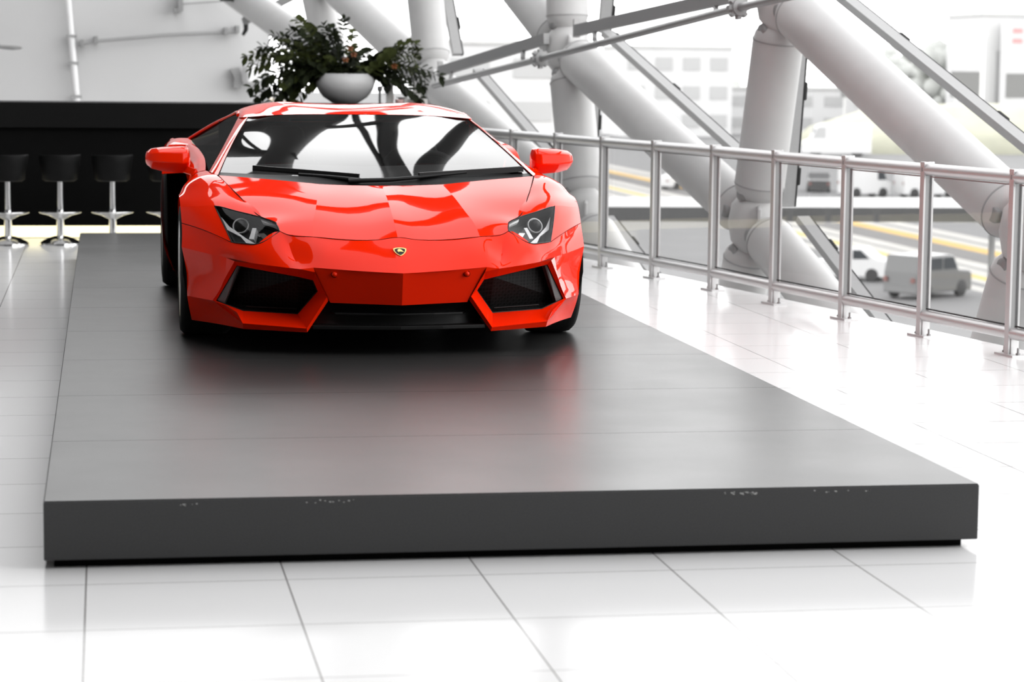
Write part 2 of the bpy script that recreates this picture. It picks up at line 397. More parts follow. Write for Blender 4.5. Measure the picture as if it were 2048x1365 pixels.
# centre fascia under the lip, and the bands round the intakes
Lc, Lq, L1, L2, L3 = B[0][0], B[0][1], B[0][2], B[0][3], B[0][6]
bb, cc, T, F1, Fc = (.402, -.925, .349), (.376, -.88, .293), (.338, -.945, .272), (.322, -.93, .244), (0, -1.045, .241)
IT, IB, BM, BI = (.756, -.738, .424), (.854, -.614, .227), (.723, -.835, .140), (.435, -.969, .128)
b2, aa, ff, ee, dd = (.465, -.915, .363), (.743, -.705, .401), (.838, -.628, .227), (.716, -.72, .187), (.464, -.80, .178)
TP = (.398, -.988, .392)
M1, A1, A2 = (.908, -.478, .449), (.991, -.35, .462), (.966, -.35, .225)
for s in (1, -1):
    q = lambda *p: [(s * a, b, c) for a, b, c in p]
    o_ = (lambda fs: fs) if s > 0 else (lambda fs: [x[::-1] for x in fs])
    mb.add(q(Lc, L1, bb, cc, T, F1, Fc, TP), o_([(0, 6, 5, 1), (1, 5, 4, 3, 2, 7)]))
    mb.add(q(L1, TP, L2), o_([(0, 1, 2)]))
    mb.add(q(TP, L2, b2, bb), o_([(0, 3, 2, 1)]))                                        # under-lip
    mb.add(q(L2, B[0][4], B[0][5], L3, IT, aa, b2), o_([(0, 6, 5, 4, 3, 2, 1)]))
    mb.add(q(T, BI, dd, cc), o_([(0, 1, 2, 3)]))                                         # blade, inner
    mb.add(q(BI, BM, ee, dd), o_([(0, 1, 2, 3)]))                                        # blade floor
    mb.add(q(BM, IB, ff, ee), o_([(0, 1, 2, 3)]))
    mb.add(q(IB, IT, aa, ff), o_([(0, 1, 2, 3)]))                                        # outer wall
    BI2, BM2, A3 = (.432, -.955, .108), (.72, -.815, .112), (.942, -.28, .100)
    T2 = (.330, -.93, .255)
    mb.add(q(T, T2, BI2, BI), o_([(0, 1, 2, 3)])).add(q(BI, BI2, BM2, BM), o_([(0, 1, 2, 3)]))
    mb.add(q(T2, (.36, -.85, .25), (.44, -.84, .11), BI2), o_([(0, 1, 2, 3)]))
    g = MB().grid([[L3, M1, A1], [(.805, -.676, .3255), (.890, -.485, .34), (.970, -.357, .34)], [IB, (.92, -.47, .227), A2]], nr=4, nc=4, sharp_r=(0,))
    g.add([L3, IT, (.805, -.676, .3255)], [(0, 1, 2)])
    g.grid([[IB, (.92, -.47, .227), A2], [BM, (.85, -.52, .155), (.955, -.32, .16)], [BM2, (.84, -.52, .108), A3]], nr=3, nc=4)
    mb.add(*( (g.v, g.f) if s > 0 else (lambda m_: (m_.v, m_.f))(g.mir())))
bumper = obj('front_bumper', mb, 'paint', car, angle=24)
for s in (1, -1):
    cut = [(s * x, y, z) for x, y, z in (B[2][6], B[2][7], B[2][8])]
    seam(cut, bumper)
    # round parking sensor on the fascia
    d_ = MB().lathe([(0, -.012), (.011, -.011), (.013, 0)], 20, 'Y'); se = obj('parking_sensor', d_, 'paint', bumper); se.location = (s * .309, -1.0, .383)
    seam([(s * (.309 + .0145 * math.cos(a)), -1.001, .383 + .0145 * math.sin(a)) for a in [k * math.pi / 8 for k in range(17)]], bumper, 'sensor_ring', .0012)
    # intake: black honeycomb set deep behind the blade, with a thin frame line and a grey fin
    poly_i = [bb, b2, aa, ff, ee, dd, cc]
    it = MB()
    back = [(x * .985 + .004, y + .075, z * .96 + .004) for x, y, z in poly_i]
    it.add([(s * x, y, z) for x, y, z in back], [tuple(range(7))])
    it.add([(s * x, y, z) for x, y, z in poly_i + back], [(i, (i + 1) % 7, 7 + (i + 1) % 7, 7 + i) for i in range(7)])
    intake = obj('air_intake', it, 'honey', car, smooth=False)
    fr = [(s * x, y + .012, z) for x, y, z in poly_i]
    obj('intake_frame', MB().tube(fr + [fr[0]], .004, 6), 'black', intake)
    obj('intake_bar', MB().tube([(s * .47, -.80, .203), (s * .70, -.715, .208)], .003, 6), 'black', intake)
    fin = MB().prism([(s * .731, -.700, .396), (s * .741, -.700, .398), (s * .833, -.622, .230), (s * .800, -.640, .214)], (-s * .010, .035, 0))
    tag(obj('intake_fin', fin, 'fin', intake, smooth=False), 'grey fin')
# lower black grille and splitter lip
def full(pts_): return [(-x, y, z) for x, y, z in reversed(pts_)][:-1] + pts_
lg = MB().grid(half([[(0, -1.00, .246), (.20, -.96, .246), (.33, -.91, .25)], [(0, -.93, .19), (.20, -.90, .19), (.37, -.86, .19)], [(0, -.95, .135), (.22, -.92, .13), (.42, -.86, .115)]]), nr=3, nc=3)
grille = obj('lower_grille', lg, 'black', car)
sp_out = full([(0, -1.012, .140), (.2, -.99, .140), (.405, -.95, .140)])
obj('splitter', MB().prism(sp_out + [(.42, -.6, .14), (-.42, -.6, .14)], (0, 0, -.018)), 'black', car, smooth=False, bevel=.003)
lip2 = full([(0, -.992, .188), (.16, -.97, .188), (.30, -.935, .188)])
obj('grille_slat', MB().prism(lip2 + [(.33, -.85, .188), (-.33, -.85, .188)], (0, 0, .009)), 'black', grille, smooth=False, bevel=.002)

# wings over the front wheels, headlights in the same surface
FW = [[(.543, -.751, .565), (.65, -.77, .506), (.71, -.72, .505), (.766, -.66, .507), (.892, -.46, .553), (.988, -.27, .573)],
      [(.556, -.674, .597), (.62, -.582, .62), (.735, -.48, .645), (.836, -.38, .665), (.93, -.28, .655), (.992, -.18, .647)],
      [(.62, -.40, .68), (.715, -.30, .708), (.79, -.235, .725), (.866, -.16, .728), (.943, -.10, .707), (.994, -.06, .690)],
      [(.70, -.1, .77), (.806, .05, .793), (.855, .06, .790), (.91, .07, .772), (.965, .08, .735), (.994, .10, .681)],
      [(.72, .1, .80), (.83, .20, .80), (.875, .20, .793), (.92, .21, .772), (.962, .22, .735), (.992, .24, .603)],
      [(.74, .34, .81), (.85, .34, .803), (.885, .34, .795), (.92, .34, .772), (.952, .345, .73), (.968, .36, .60)]]
REAR = [[(.992, .24, .603), (.968, .36, .60)], [(.985, .335, .467), (.955, .44, .47)], [(.978, .36, .335), (.945, .46, .335)], [(.96, .32, .17), (.935, .45, .17)], [(.94, .27, .10), (.93, .43, .10)]]
for s in (1, -1):
    g = MB().grid(FW, (1, 5, 1, 5), nr=5, nc=5).grid(FW, (0, 1, 3, 5), nr=5, nc=5).grid(REAR, nr=4, nc=3)
    g = g if s > 0 else g.mir()
    wing = obj('front_wing', g, 'paint', car, angle=40)
    # arch edge lip
    arch = [(s * .992, .36 * math.cos(a), .335 + .36 * math.sin(a)) for a in [math.pi * (-.2 + 1.4 * k / 28) for k in range(29)]]
    lin = MB(); n0 = 29
    lin.add([(x - s * .006 - s * max(0, .335 - z) * .16, y, z) for x, y, z in arch] + [(s * .60, y, z) for x, y, z in arch], [(i, i + 1, n0 + i + 1, n0 + i) for i in range(n0 - 1)])
    obj('wheel_arch_liner', lin, 'matte', wing)
    # headlight lens
    D, ri, ci = dense(FW, (), (), 5, 5)
    lens_v = [[D[i][j] for j in range(ci[0], ci[3] + 1)] for i in range(ri[0], ri[1] + 1)]
    hl = bpy.data.objects.new('headlight', None); col.objects.link(hl); hl.parent = car
    W = len(lens_v[0]); lm = MB()
    lm.add([(s * p.x, p.y, p.z) for r_ in lens_v for p in r_], [(i * W + j, i * W + j + 1, (i + 1) * W + j + 1, (i + 1) * W + j) for i in range(len(lens_v) - 1) for j in range(W - 1)])
    obj('lens', lm, 'lens', hl)
    nrm = Vector((.368, -.502, .782))
    ring = [p for p in lens_v[0]] + [r_[-1] for r_ in lens_v[1:]] + [p for p in reversed(lens_v[-1][:-1])] + [r_[0] for r_ in reversed(lens_v[1:-1])]
    cen = sum(ring, Vector()) / len(ring)
    ring = [cen + (p - cen) * .985 for p in ring]
    deep = [p - nrm * .075 for p in ring]; k_ = len(ring)
    hm = MB(); hm.add([(s * p.x, p.y, p.z) for p in ring + deep], [(i, (i + 1) % k_, k_ + (i + 1) % k_, k_ + i) for i in range(k_)] + [tuple(range(k_, 2 * k_))])
    obj('housing', hm, 'black', hl, smooth=False)
    seam([(s * p[0], p[1], p[2]) for p in [FW[0][0], FW[0][1], FW[0][2], FW[0][3], FW[1][3], FW[1][2], FW[1][1], FW[1][0], FW[0][0]]], hl, 'lens_gasket', .0022) if False else \
        obj('lens_gasket', MB().tube([(s * p.x, p.y, p.z) for p in ring + [ring[0]]], .003, 6), 'black', hl)
    def fl_(pts_, th, mat, nm):
        return obj(nm, MB().prism([(s * x, y, z) for x, y, z in pts_], (-s * nrm.x * th, -nrm.y * th, -nrm.z * th)), mat, hl, smooth=False)
    fl_([(.805, -.427, .614), (.779, -.534, .557), (.721, -.618, .531), (.695, -.682, .502), (.645, -.725, .498), (.697, -.644, .525), (.769, -.518, .572)], .012, 'silver', 'light_blade')
    fl_([(.683, -.648, .523), (.662, -.665, .522), (.645, -.595, .570), (.663, -.583, .570)], .03, 'silver', 'light_blade_arm')
    fl_([(.644, -.638, .547), (.613, -.658, .55), (.593, -.698, .534), (.619, -.691, .525)], .02, 'chrome', 'reflector')
    fl_([(.624, -.574, .611), (.56, -.65, .592), (.546, -.687, .575), (.572, -.649, .587), (.618, -.595, .6)], .015, 'silver', 'reflector_edge')
    pj = obj('projector', MB().lathe([(0, .036), (.015, .033), (.026, .022), (.031, .006), (.033, -.02)], 28, 'Z'), 'black', hl)
    pj.matrix_basis = Matrix.Translation((s * .713, -.501, .572)) @ Vector((s * .25, -.85, .46)).to_track_quat('Z', 'Y').to_matrix().to_4x4()
    rg = obj('projector_ring', MB().lathe([(.033, -.02), (.041, -.004), (.040, .010), (.034, .010), (.032, -.012)], 32, 'Z'), 'silver', hl); rg.matrix_basis = pj.matrix_basis.copy()

# cowl, windscreen
W0 = [(0, -.05, .783), (.30, -.03, .789), (.575, .04, .797), (.790, .11, .804)]
cw = MB().grid(half([[(0, -.155, .749), (.305, -.145, .755), (.575, -.045, .776), (.798, .045, .788)], [(0, -.10, .755), (.30, -.08, .762), (.575, 0, .785), (.795, .08, .795)], W0]), nr=2, nc=4)
obj('cowl', cw, 'black', car)
WS = [W0, [(0, .35, .897), (.28, .36, .897), (.515, .37, .893), (.735, .385, .884)],
      [(0, .75, .993), (.25, .745, .992), (.47, .72, .984), (.668, .70, .974)],
      [(0, 1.15, 1.077), (.23, 1.14, 1.077), (.42, 1.09, 1.073), (.598, 1.01, 1.062)]]
obj('windscreen', MB().grid(half(WS), nr=8, nc=8), 'windshield', car)
# pillars and roof
inner = [(.800, .04, .792), (.738, .375, .886), (.672, .69, .977), (.598, 1.0, 1.064)]
mid_ = [(.822, .12, .800), (.752, .44, .893), (.685, .77, .983), (.618, 1.09, 1.062)]
outer = [(.836, .22, .803), (.765, .55, .893), (.702, .86, .975), (.640, 1.2, 1.055)]
for s in (1, -1):
    g = MB().grid([[inner[i], mid_[i], outer[i]] for i in range(4)], nr=4, nc=3); g = g if s > 0 else g.mir()
    obj('windscreen_pillar', g, 'paint', car)
RF = [[(0, 1.15, 1.078), (.23, 1.14, 1.078), (.42, 1.09, 1.0745), (.598, 1.0, 1.064), (.640, 1.2, 1.055)],
      [(0, 1.26, 1.097), (.30, 1.26, 1.099), (.48, 1.22, 1.093), (.605, 1.16, 1.080), (.634, 1.30, 1.068)],
      [(0, 1.42, 1.114), (.345, 1.42, 1.124), (.53, 1.40, 1.108), (.605, 1.36, 1.093), (.630, 1.44, 1.077)],
      [(0, 1.65, 1.124), (.36, 1.65, 1.137), (.55, 1.64, 1.113), (.615, 1.62, 1.090), (.655, 1.62, 1.056)],
      [(0, 2.0, 1.115), (.34, 2.0, 1.122), (.50, 2.0, 1.088), (.64, 2.0, 1.035), (.77, 1.97, .985)],
      [(0, 2.3, 1.085), (.32, 2.3, 1.085), (.50, 2.35, 1.035), (.66, 2.38, .985), (.872, 2.26, .909)]]
cr = len(RF[0]) - 1
roof = obj('roof', MB().grid(half(RF), nr=5, nc=5, sharp_c=(cr - 1, cr + 1)), 'paint', car, angle=40)
DK = [RF[-1], [(0, 3.0, .97), (.32, 3.0, .97), (.52, 3.0, .945), (.72, 3.0, .91), (.93, 2.9, .875)], [(0, 3.72, .83), (.3, 3.72, .83), (.55, 3.72, .83), (.8, 3.68, .82), (.95, 3.55, .80)]]
deck = obj('engine_deck', MB().grid(half(DK), nr=6, nc=5), 'paint', car)
for k in range(4):
    y = 2.5 + k * .24; z = 1.052 - k * .052
    obj('deck_louvre', MB().cbox((0, y, z + .012), (.5, .15, .016)), 'black', deck, smooth=False, bevel=.004)

# doors, side glass, rear wings
DR = [[(.85, .34, .803), (.885, .34, .795), (.92, .34, .772), (.966, .37, .66), (.955, .44, .47), (.940, .46, .30), (.93, .43, .11)],
      [(.835, .85, .845), (.865, .85, .840), (.90, .85, .805), (.925, .85, .68), (.895, .85, .48), (.905, .85, .29), (.93, .85, .11)],
      [(.846, 1.4, .875), (.875, 1.4, .870), (.915, 1.4, .825), (.905, 1.4, .68), (.835, 1.4, .49), (.875, 1.4, .29), (.945, 1.4, .11)],
      [(.866, 1.85, .890), (.90, 1.82, .885), (.93, 1.80, .84), (.89, 1.76, .68), (.80, 1.75, .50), (.85, 1.75, .30), (.955, 1.75, .13)]]
SG = [[(.838, .25, .804), (.835, .85, .845), (.846, 1.4, .875), (.858, 1.85, .890), (.868, 2.24, .905)],
      [(.836, .26, .808), (.702, .86, .974), (.630, 1.44, 1.075), (.745, 1.93, .997), (.868, 2.25, .907)]]
RW_u = [[(.868, 2.1, .905), (.985, 1.98, .888), (1.02, 1.90, .850), (1.042, 1.82, .72)],
        [(.872, 2.26, .909), (.985, 2.30, .892), (1.018, 2.3, .855), (1.028, 2.31, .72)],
        [(.91, 2.70, .885), (.985, 2.7, .876), (1.012, 2.7, .845), (1.016, 2.7, .735)],
        [(.93, 2.9, .875), (.98, 3.08, .858), (1.002, 3.08, .80), (1.006, 3.00, .62)],
        [(.95, 3.55, .80), (.962, 3.62, .79), (.957, 3.66, .70), (.945, 3.7, .52)]]
RW_f = [[(1.042, 1.82, .72), (1.028, 2.31, .72)], [(1.046, 1.80, .45), (1.022, 2.335, .48)], [(1.03, 1.80, .30), (1.012, 2.312, .345)], [(.96, 1.79, .13), (.965, 2.37, .13)]]
RW_r = [[(1.006, 3.00, .62), (.945, 3.7, .52)], [(1.0, 3.08, .35), (.93, 3.7, .35)], [(.965, 3.03, .14), (.90, 3.66, .2)]]
RW_a = [[(1.028, 2.31, .72), (1.016, 2.7, .735)], [(1.022, 2.335, .48), (1.02, 2.44, .63)]]
for s in (1, -1):
    m_ = (lambda g: g) if s > 0 else (lambda g: g.mir())
    door = obj('door', m_(MB().grid(DR, nr=5, nc=4)), 'paint', car)
    seam([(s * x, y, z) for x, y, z in DR[0]], door)
    obj('side_window', m_(MB().grid(SG, nr=4, nc=4)), 'sideglass', car)
    # thin rail over the side glass
    rail = [(s * x, y, z) for x, y, z in [(.634, 1.30, 1.066), (.632, 1.44, 1.078), (.657, 1.62, 1.056), (.748, 1.93, .998), (.870, 2.25, .908)]]
    obj('window_rail', MB().tube(herm([Vector(p) for p in rail], set(), 5)[0], .011, 10), 'paint', roof)
    rw = MB().grid(RW_u, nr=5, nc=4).grid(RW_f, nr=4, nc=4).grid(RW_r, nr=4, nc=4)
    # panel between arch and shoulder
    ar = [(1.02, 2.7 + .385 * math.cos(a), .345 + .385 * math.sin(a)) for a in [math.pi * (1 - k / 12) for k in range(13)]]
    topl = [(1.028, 2.31, .72), (1.026, 2.36, .722), (1.023, 2.45, .726), (1.02, 2.55, .73), (1.017, 2.65, .735), (1.016, 2.7, .736), (1.014, 2.78, .715), (1.01, 2.88, .68), (1.008, 2.95, .65), (1.006, 3.0, .62), (1.006, 3.02, .60), (1.004, 3.06, .5), (1.0, 3.085, .345)]
    rw.add(ar + topl, [(i, 13 + i, 14 + i, i + 1) for i in range(12)])
    rw.grid([[(.866, 1.85, .890), (.90, 1.82, .885), (.93, 1.80, .84), (.900, 1.77, .73)], RW_u[0]], nr=4, nc=4)
    rwo = obj('rear_wing_panel', m_(rw), 'paint', car, angle=40)
    lin = MB(); a29 = [(s * 1.0, 2.7 + .385 * math.cos(a), .345 + .385 * math.sin(a)) for a in [math.pi * (-.2 + 1.4 * k / 28) for k in range(29)]]
    lin.add(a29 + [(s * .6, y, z) for x, y, z in a29], [(i, i + 1, 30 + i, 29 + i) for i in range(28)])
    obj('rear_arch_liner', lin, 'matte', rwo)
    # mouth of the side air scoop behind the door
    sc = MB().box((min(s * .70, s * 1.0), 2.12, .14), (max(s * .70, s * 1.0), 2.14, .86)).box((min(s * .70, s * .78), 1.78, .14), (max(s * .70, s * .78), 2.13, .84))
    obj('side_scoop', sc, 'matte', car, smooth=False)
    sk = MB().grid([[(.93, .43, .11), (.90, .43, .09)], [(.93, .85, .11), (.90, .85, .09)], [(.945, 1.4, .11), (.91, 1.4, .09)], [(.958, 1.79, .13), (.92, 1.79, .10)], [(.965, 2.37, .13), (.92, 2.37, .10)]], nr=3, nc=2)
    obj('side_skirt', m_(sk), 'black', car)
    # mirror on its stalk
    def hexr(x, y0, y1, z0, z1, dz=0):
        h = z1 - z0; d = y1 - y0
        return [(s * x, y0, z0 + h * .40), (s * x, y0 + d * .40, z0 + h * .01), (s * x, y0 + d * .9, z0), (s * x, y1, z0 + h * .1), (s * x, y1, z0 + h * .9), (s * x, y0 + d * .8, z1), (s * x, y0 + d * .35, z1 - h * .01), (s * x, y0 + d * .08, z0 + h * .80)]
    rings = [hexr(.915, .74, .83, .800, .880), hexr(.925, .70, .86, .778, .906), hexr(.955, .68, .88, .770, .910), hexr(1.06, .70, .90, .778, .905), hexr(1.115, .73, .905, .792, .897), hexr(1.140, .77, .90, .812, .880), hexr(1.147, .80, .89, .828, .862)]
    mbm = MB().loft(rings if s < 0 else rings[::-1])
    mir = obj('door_mirror', mbm, 'paint', car, bevel=.005, seg=2, angle=40)
    arm = MB().loft([[(s * .862, .40, .775), (s * .862, .52, .775), (s * .862, .55, .81), (s * .862, .42, .81)],
                     [(s * .905, .52, .765), (s * .905, .62, .765), (s * .900, .64, .80), (s * .900, .54, .805)],
                     [(s * .955, .72, .775), (s * .955, .82, .775), (s * .930, .84, .81), (s * .930, .73, .81)]])
    obj('mirror_stalk', arm, 'paint', mir, bevel=.006)
    obj('mirror_glass', MB().cbox((s * 1.03, .903, .845), (.17, .006, .085)), 'chrome', mir, smooth=False)
# tail
tl = MB().prism([(-.93, 3.70, .22), (.93, 3.70, .22), (.945, 3.70, .52), (.95, 3.62, .79), (-.95, 3.62, .79), (-.945, 3.70, .52)], (0, .04, 0))
tail = obj('rear_bumper', tl, 'black', car, smooth=False)
for s in (1, -1):
    obj('tail_lamp', MB().cbox((s * .68, 3.735, .66), (.34, .03, .07)), 'amber', tail, smooth=False, bevel=.01)
obj('exhaust', MB().lathe([(.10, 3.72), (.11, 3.78), (.10, 3.79), (.085, 3.73)], 28, 'Y', (0, 0, .30)), 'silver', tail)
obj('number_plate_recess', MB().cbox((0, 3.735, .55), (.55, .02, .12)), 'matte', tail, smooth=False)
# floor pan
obj('underbody', MB().box((-.33, -.84, .11), (.33, 3.68, .36)).box((-.58, -.42, .11), (.58, 3.68, .36)).box((-.90, .50, .10), (.90, 2.25, .30)).box((-.70, 2.2, .2), (.70, 3.68, .78)).box((-.52, -.50, .2), (.52, -.1, .50)), 'matte', car, smooth=False)

# cabin
dash = MB().grid(half([[(0, .02, .770), (.4, .06, .772), (.74, .2, .775)], [(0, .45, .80), (.4, .45, .80), (.72, .5, .80)], [(0, .72, .79), (.4, .70, .81), (.70, .72, .80)], [(0, .78, .60), (.4, .76, .60), (.70, .76, .60)]]), nr=4, nc=4)
obj('dashboard', dash, 'leather', car)
for s in (1, -1):
    st = bpy.data.objects.new('seat', None); col.objects.link(st); st.parent = car
    x = s * .37
    def sec(y, w, z, t): return [(x - w, y, z), (x - w * .8, y - t, z + t * .6), (x - w * .5, y - t * .55, z + t * .3), (x + w * .5, y - t * .55, z + t * .3), (x + w * .8, y - t, z + t * .6), (x + w, y, z), (x + w * .9, y + .09, z), (x - w * .9, y + .09, z)]
    obj('seat_back', MB().loft([sec(1.30, .25, .25, .10), sec(1.38, .265, .45, .12), sec(1.45, .25, .65, .10), sec(1.50, .20, .80, .06), sec(1.53, .13, .87, .03), sec(1.56, .12, .97, .03), sec(1.57, .09, 1.0, .01)]), 'leather', st, bevel=.01)
    obj('seat_cushion', MB().loft([[(x - .24, y, .22), (x + .24, y, .22), (x + .24, y, z + .05), (x + .15, y, z), (x - .15, y, z), (x - .24, y, z + .05)] for y, z in ((.82, .34), (.9, .36), (1.25, .31), (1.34, .30))]), 'leather', st, bevel=.01)
    obj('seat_insert', MB().loft([[(x - .11, y, z), (x + .11, y, z), (x + .11, y + .02, z), (x - .11, y + .02, z)] for y, z in ((1.265, .34), (1.335, .5), (1.395, .66), (1.455, .80))]), 'redleather', st)
    obj('door_card', MB().box((min(s * .78, s * .80), .4, .30), (max(s * .78, s * .80), 1.75, .80)), 'leather', car, smooth=False)
obj('bulkhead', MB().box((-.72, 1.80, .25), (.72, 1.84, 1.02)), 'leather', car, smooth=False)
obj('centre_console', MB().box((-.11, .7, .25), (.11, 1.6, .52)), 'leather', car, smooth=False, bevel=.03)
wh = obj('steering_wheel', MB().tube([(.37 + .17 * math.cos(a), .86 - .05 * math.sin(a), .72 + .16 * math.sin(a)) for a in [k * math.pi / 16 for k in range(33)]], .016, 10).cbox((.37, .85, .72), (.3, .03, .05)), 'leather', car)

# wipers: short one on the passenger side, long one across
def on_glass(x, y, dz=.012):
    z0 = .785 + .28 * (y + .05) + .02 * abs(x)
    return (x, y, z0 + dz)
w1 = obj('wiper', MB().tube([(-.10, -.09, .775), (-.25, -.04, .790), (-.40, .005, .800)], [.012, .009, .007], 8), 'black', car)
obj('wiper_blade', MB().bar((-.10, -.045, .792), (-.62, .13, .826), .020, .026), 'black', w1, smooth=False)
w2 = obj('wiper', MB().tube([(-.16, -.095, .772), (.05, -.085, .778), (.20, -.06, .790), (.45, .02, .812)], [.012, .011, .009, .007], 8), 'black', car)
obj('wiper_blade', MB().bar((.20, -.045, .798), (.755, .115, .826), .020, .028), 'black', w2, smooth=False)

# badge: gold-rimmed black shield with a gold bull
bn = Vector((0, -.56, .83)).normalized(); bu = Vector((1, 0, 0)); bv = bn.cross(bu).normalized()
bo = Vector((0, -.958, .4815))
def sh(pts_, lift): return [bo + bu * x + bv * y + bn * lift for x, y in pts_]
shield = [(-.031, .020), (-.018, .027), (0, .029), (.018, .027), (.031, .020), (.029, .004), (.021, -.013), (.010, -.026), (0, -.033), (-.010, -.026), (-.021, -.013), (-.029, .004)]
badge = obj('badge', MB().prism(sh(shield, -.004), bn * .009), 'gold', car, smooth=False)
obj('badge_field', MB().prism(sh([(x * .80, y * .80 - .0015) for x, y in shield], .004), bn * .0022), 'black', badge, smooth=False)
bull = [(-.011, -.002), (-.013, .006), (-.008, .012), (-.002, .016), (.004, .012), (.009, .006), (.014, -.003), (.018, -.009), (.011, -.006), (.006, -.006), (.002, -.003), (-.003, -.006), (-.007, -.004), (-.008, -.011), (-.010, -.006)]
obj('badge_bull', MB().prism(sh(bull, .006), bn * .002), 'gold', badge, smooth=False)

# wheels
def wheel(x, y, rad, w, name='wheel'):
    s = 1 if x > 0 else -1
    o = bpy.data.objects.new(name, None); col.objects.link(o); o.parent = car; o.location = (x, y, rad)
    h = w / 2; q = rad
    prof = [(q * .70, -h * .90), (q * .80, -h), (q * .93, -h * .97), (q * .985, -h * .82), (q, -h * .6), (q, 0), (q, h * .6), (q * .985, h * .82), (q * .93, h * .97), (q * .80, h), (q * .70, h * .90), (q * .69, 0), (q * .70, -h * .90)]
    obj('tyre', MB().lathe(prof, 64, 'X'), 'rubber', o)
    rp = [(q * .70, -h * .88), (q * .69, h * .93), (q * .735, h * .97), (q * .74, h * .92), (q * .665, h * .88), (q * .655, -h * .86)]
    rim = MB().lathe([(a, b * s) for a, b in rp], 48, 'X')
    for k in range(5):
        a0 = k * 2 * math.pi / 5
        for d in (-.17, .17):
            a, b = a0 + d * .35, a0 + d
            rim.bar((s * h * .45, math.cos(a) * .05, math.sin(a) * .05), (s * h * .76, math.cos(b) * q * .67, math.sin(b) * q * .67), .028, .026, (1, 0, 0))
    rim.lathe([(0, s * h * .62), (.05, s * h * .60), (.062, s * h * .45), (.06, s * h * .2)], 24, 'X')
    obj('rim', rim, 'rim', o, angle=40)
    obj('brake_disc', MB().lathe([(0, -s * h * .1), (.18, -s * h * .1), (.18, -s * h * .25), (0, -s * h * .25)], 40, 'X'), 'silver', o, angle=40)
for s in (1, -1):
    wheel(s * .868, 0, .330, .255); wheel(s * .862, 2.7, .345, .335)

# ------------------------------------------------------------------ display platform
W_, P_, HT = 1.508, 1.21, .2117
plat = thing('display_platform', 'long dark grey display platform of ten boards carrying the red car', 'platform', (0, 0, 0))
for k in range(10):
    y0, y1 = k * P_, (k + 1) * P_
    obj('deck_board', MB().box((-W_ + .004, y0 + (.004 if k == 0 else .0018), HT - .022), (W_ - .004, y1 - .0018, HT)), 'board', plat, smooth=False)
fr = MB().box((-W_, 0, .026), (W_, .022, HT - .003)).box((-W_, .022, .026), (-W_ + .022, 12.1, HT - .003)).box((W_ - .022, .022, .026), (W_, 12.1, HT - .003)).box((-W_ + .022, 12.078, .026), (W_ - .022, 12.1, HT - .003))
face = obj('fascia', fr, 'boardface', plat, smooth=False, bevel=.004)
rnd = random.Random(3)
for cx, n, sp in ((-1.06, 6, .03), (-.62, 10, .09), (.70, 22, .055), (1.005, 7, .06), (1.14, 3, .02)):
    for k in range(n):
        x = cx + rnd.uniform(-sp, sp); z = HT - .012 - rnd.random() * .009; r_ = rnd.uniform(.0008, .0024)
        c_ = MB().prism([(x - r_ * 1.8, -.0006, z), (x + r_, -.0006, z - r_), (x + r_ * 1.6, -.0006, z + r_ * .6), (x - r_ * .4, -.0006, z + r_)], (0, .001, 0))
        obj('paint_chip', c_, 'chip', face, smooth=False)
obj('plinth', MB().box((-W_ + .03, .035, 0), (W_ - .045, 12.06, .03)), 'matte', plat, smooth=False)
obj('core', MB().box((-W_ + .06, .06, .03), (W_ - .06, 12.04, HT - .024)), 'matte', plat, smooth=False)

# ------------------------------------------------------------------ bar and stools
bar = thing('bar_counter', 'long black bar counter with a glowing warm strip along its foot', 'bar counter', (0, 14.4, 0))
obj('counter_top', MB().box((-8.5, 0, .985), (1.66, .85, 1.21)), 'bartop', bar, smooth=False, bevel=.006)
obj('counter_body', MB().box((-8.5, .06, .115), (1.62, .80, .985)), 'bar', bar, smooth=False)
obj('plinth', MB().box((-8.5, .16, 0), (1.6, .78, .115)), 'bar', bar, smooth=False)
tag(obj('light_strip', MB().box((-8.5, .14, .006), (1.6, .16, .112)), 'strip', bar, smooth=False), 'glowing warm light strip')

def make_stool():
    t = thing('bar_stool', 'black bucket bar stool on a chrome pedestal, leftmost, cut by the photo edge', 'bar stool', (0, 0, 0), 0, 'bar stools along the black counter')
    b = MB(); n = 40
    ang = [2 * math.pi * k / n for k in range(n)]
    def ring(rx, ry, z, lift=0): return [(rx * math.cos(a), ry * math.sin(a), z - lift * max(0, math.sin(a))) for a in ang]
    b.loft([ring(.05, .05, .545), ring(.125, .12, .545), ring(.150, .145, .56), ring(.158, .152, .62), ring(.172, .165, .70), ring(.180, .172, .762, .02), ring(.176, .168, .775, .02), ring(.165, .158, .770, .02), ring(.158, .150, .70), ring(.150, .142, .655), ring(.06, .06, .660)])
    obj('seat', b, 'seat', t)
    obj('pole', MB().lathe([(.0, .55), (.029, .55), (.029, .30), (.034, .295), (.034, .06), (.0, .06)], 24), 'chrome', t, angle=40)
    obj('footrest', MB().lathe([(.034, .215), (.05, .225), (.10, .250), (.168, .268), (.183, .275), (.186, .282), (.180, .288), (.165, .284), (.09, .277), (.036, .270)], 40), 'chrome', t)
    obj('base', MB().lathe([(0, .075), (.05, .072), (.10, .058), (.15, .034), (.178, .014), (.180, 0), (0, 0)], 40), 'chrome', t, angle=40)
    return t
st0 = make_stool(); st0.location = (-2.13, 13.72, 0)
dup(st0, (-1.69, 13.76, 0), .15, 'black bucket bar stool on a chrome pedestal, second from the left')
dup(st0, (-1.245, 13.78, 0), .05, 'black bucket bar stool behind the far left corner of the platform, third from left')
dup(st0, (-.775, 13.80, 0), .1, 'bar stool almost hidden behind the left flank of the red car')

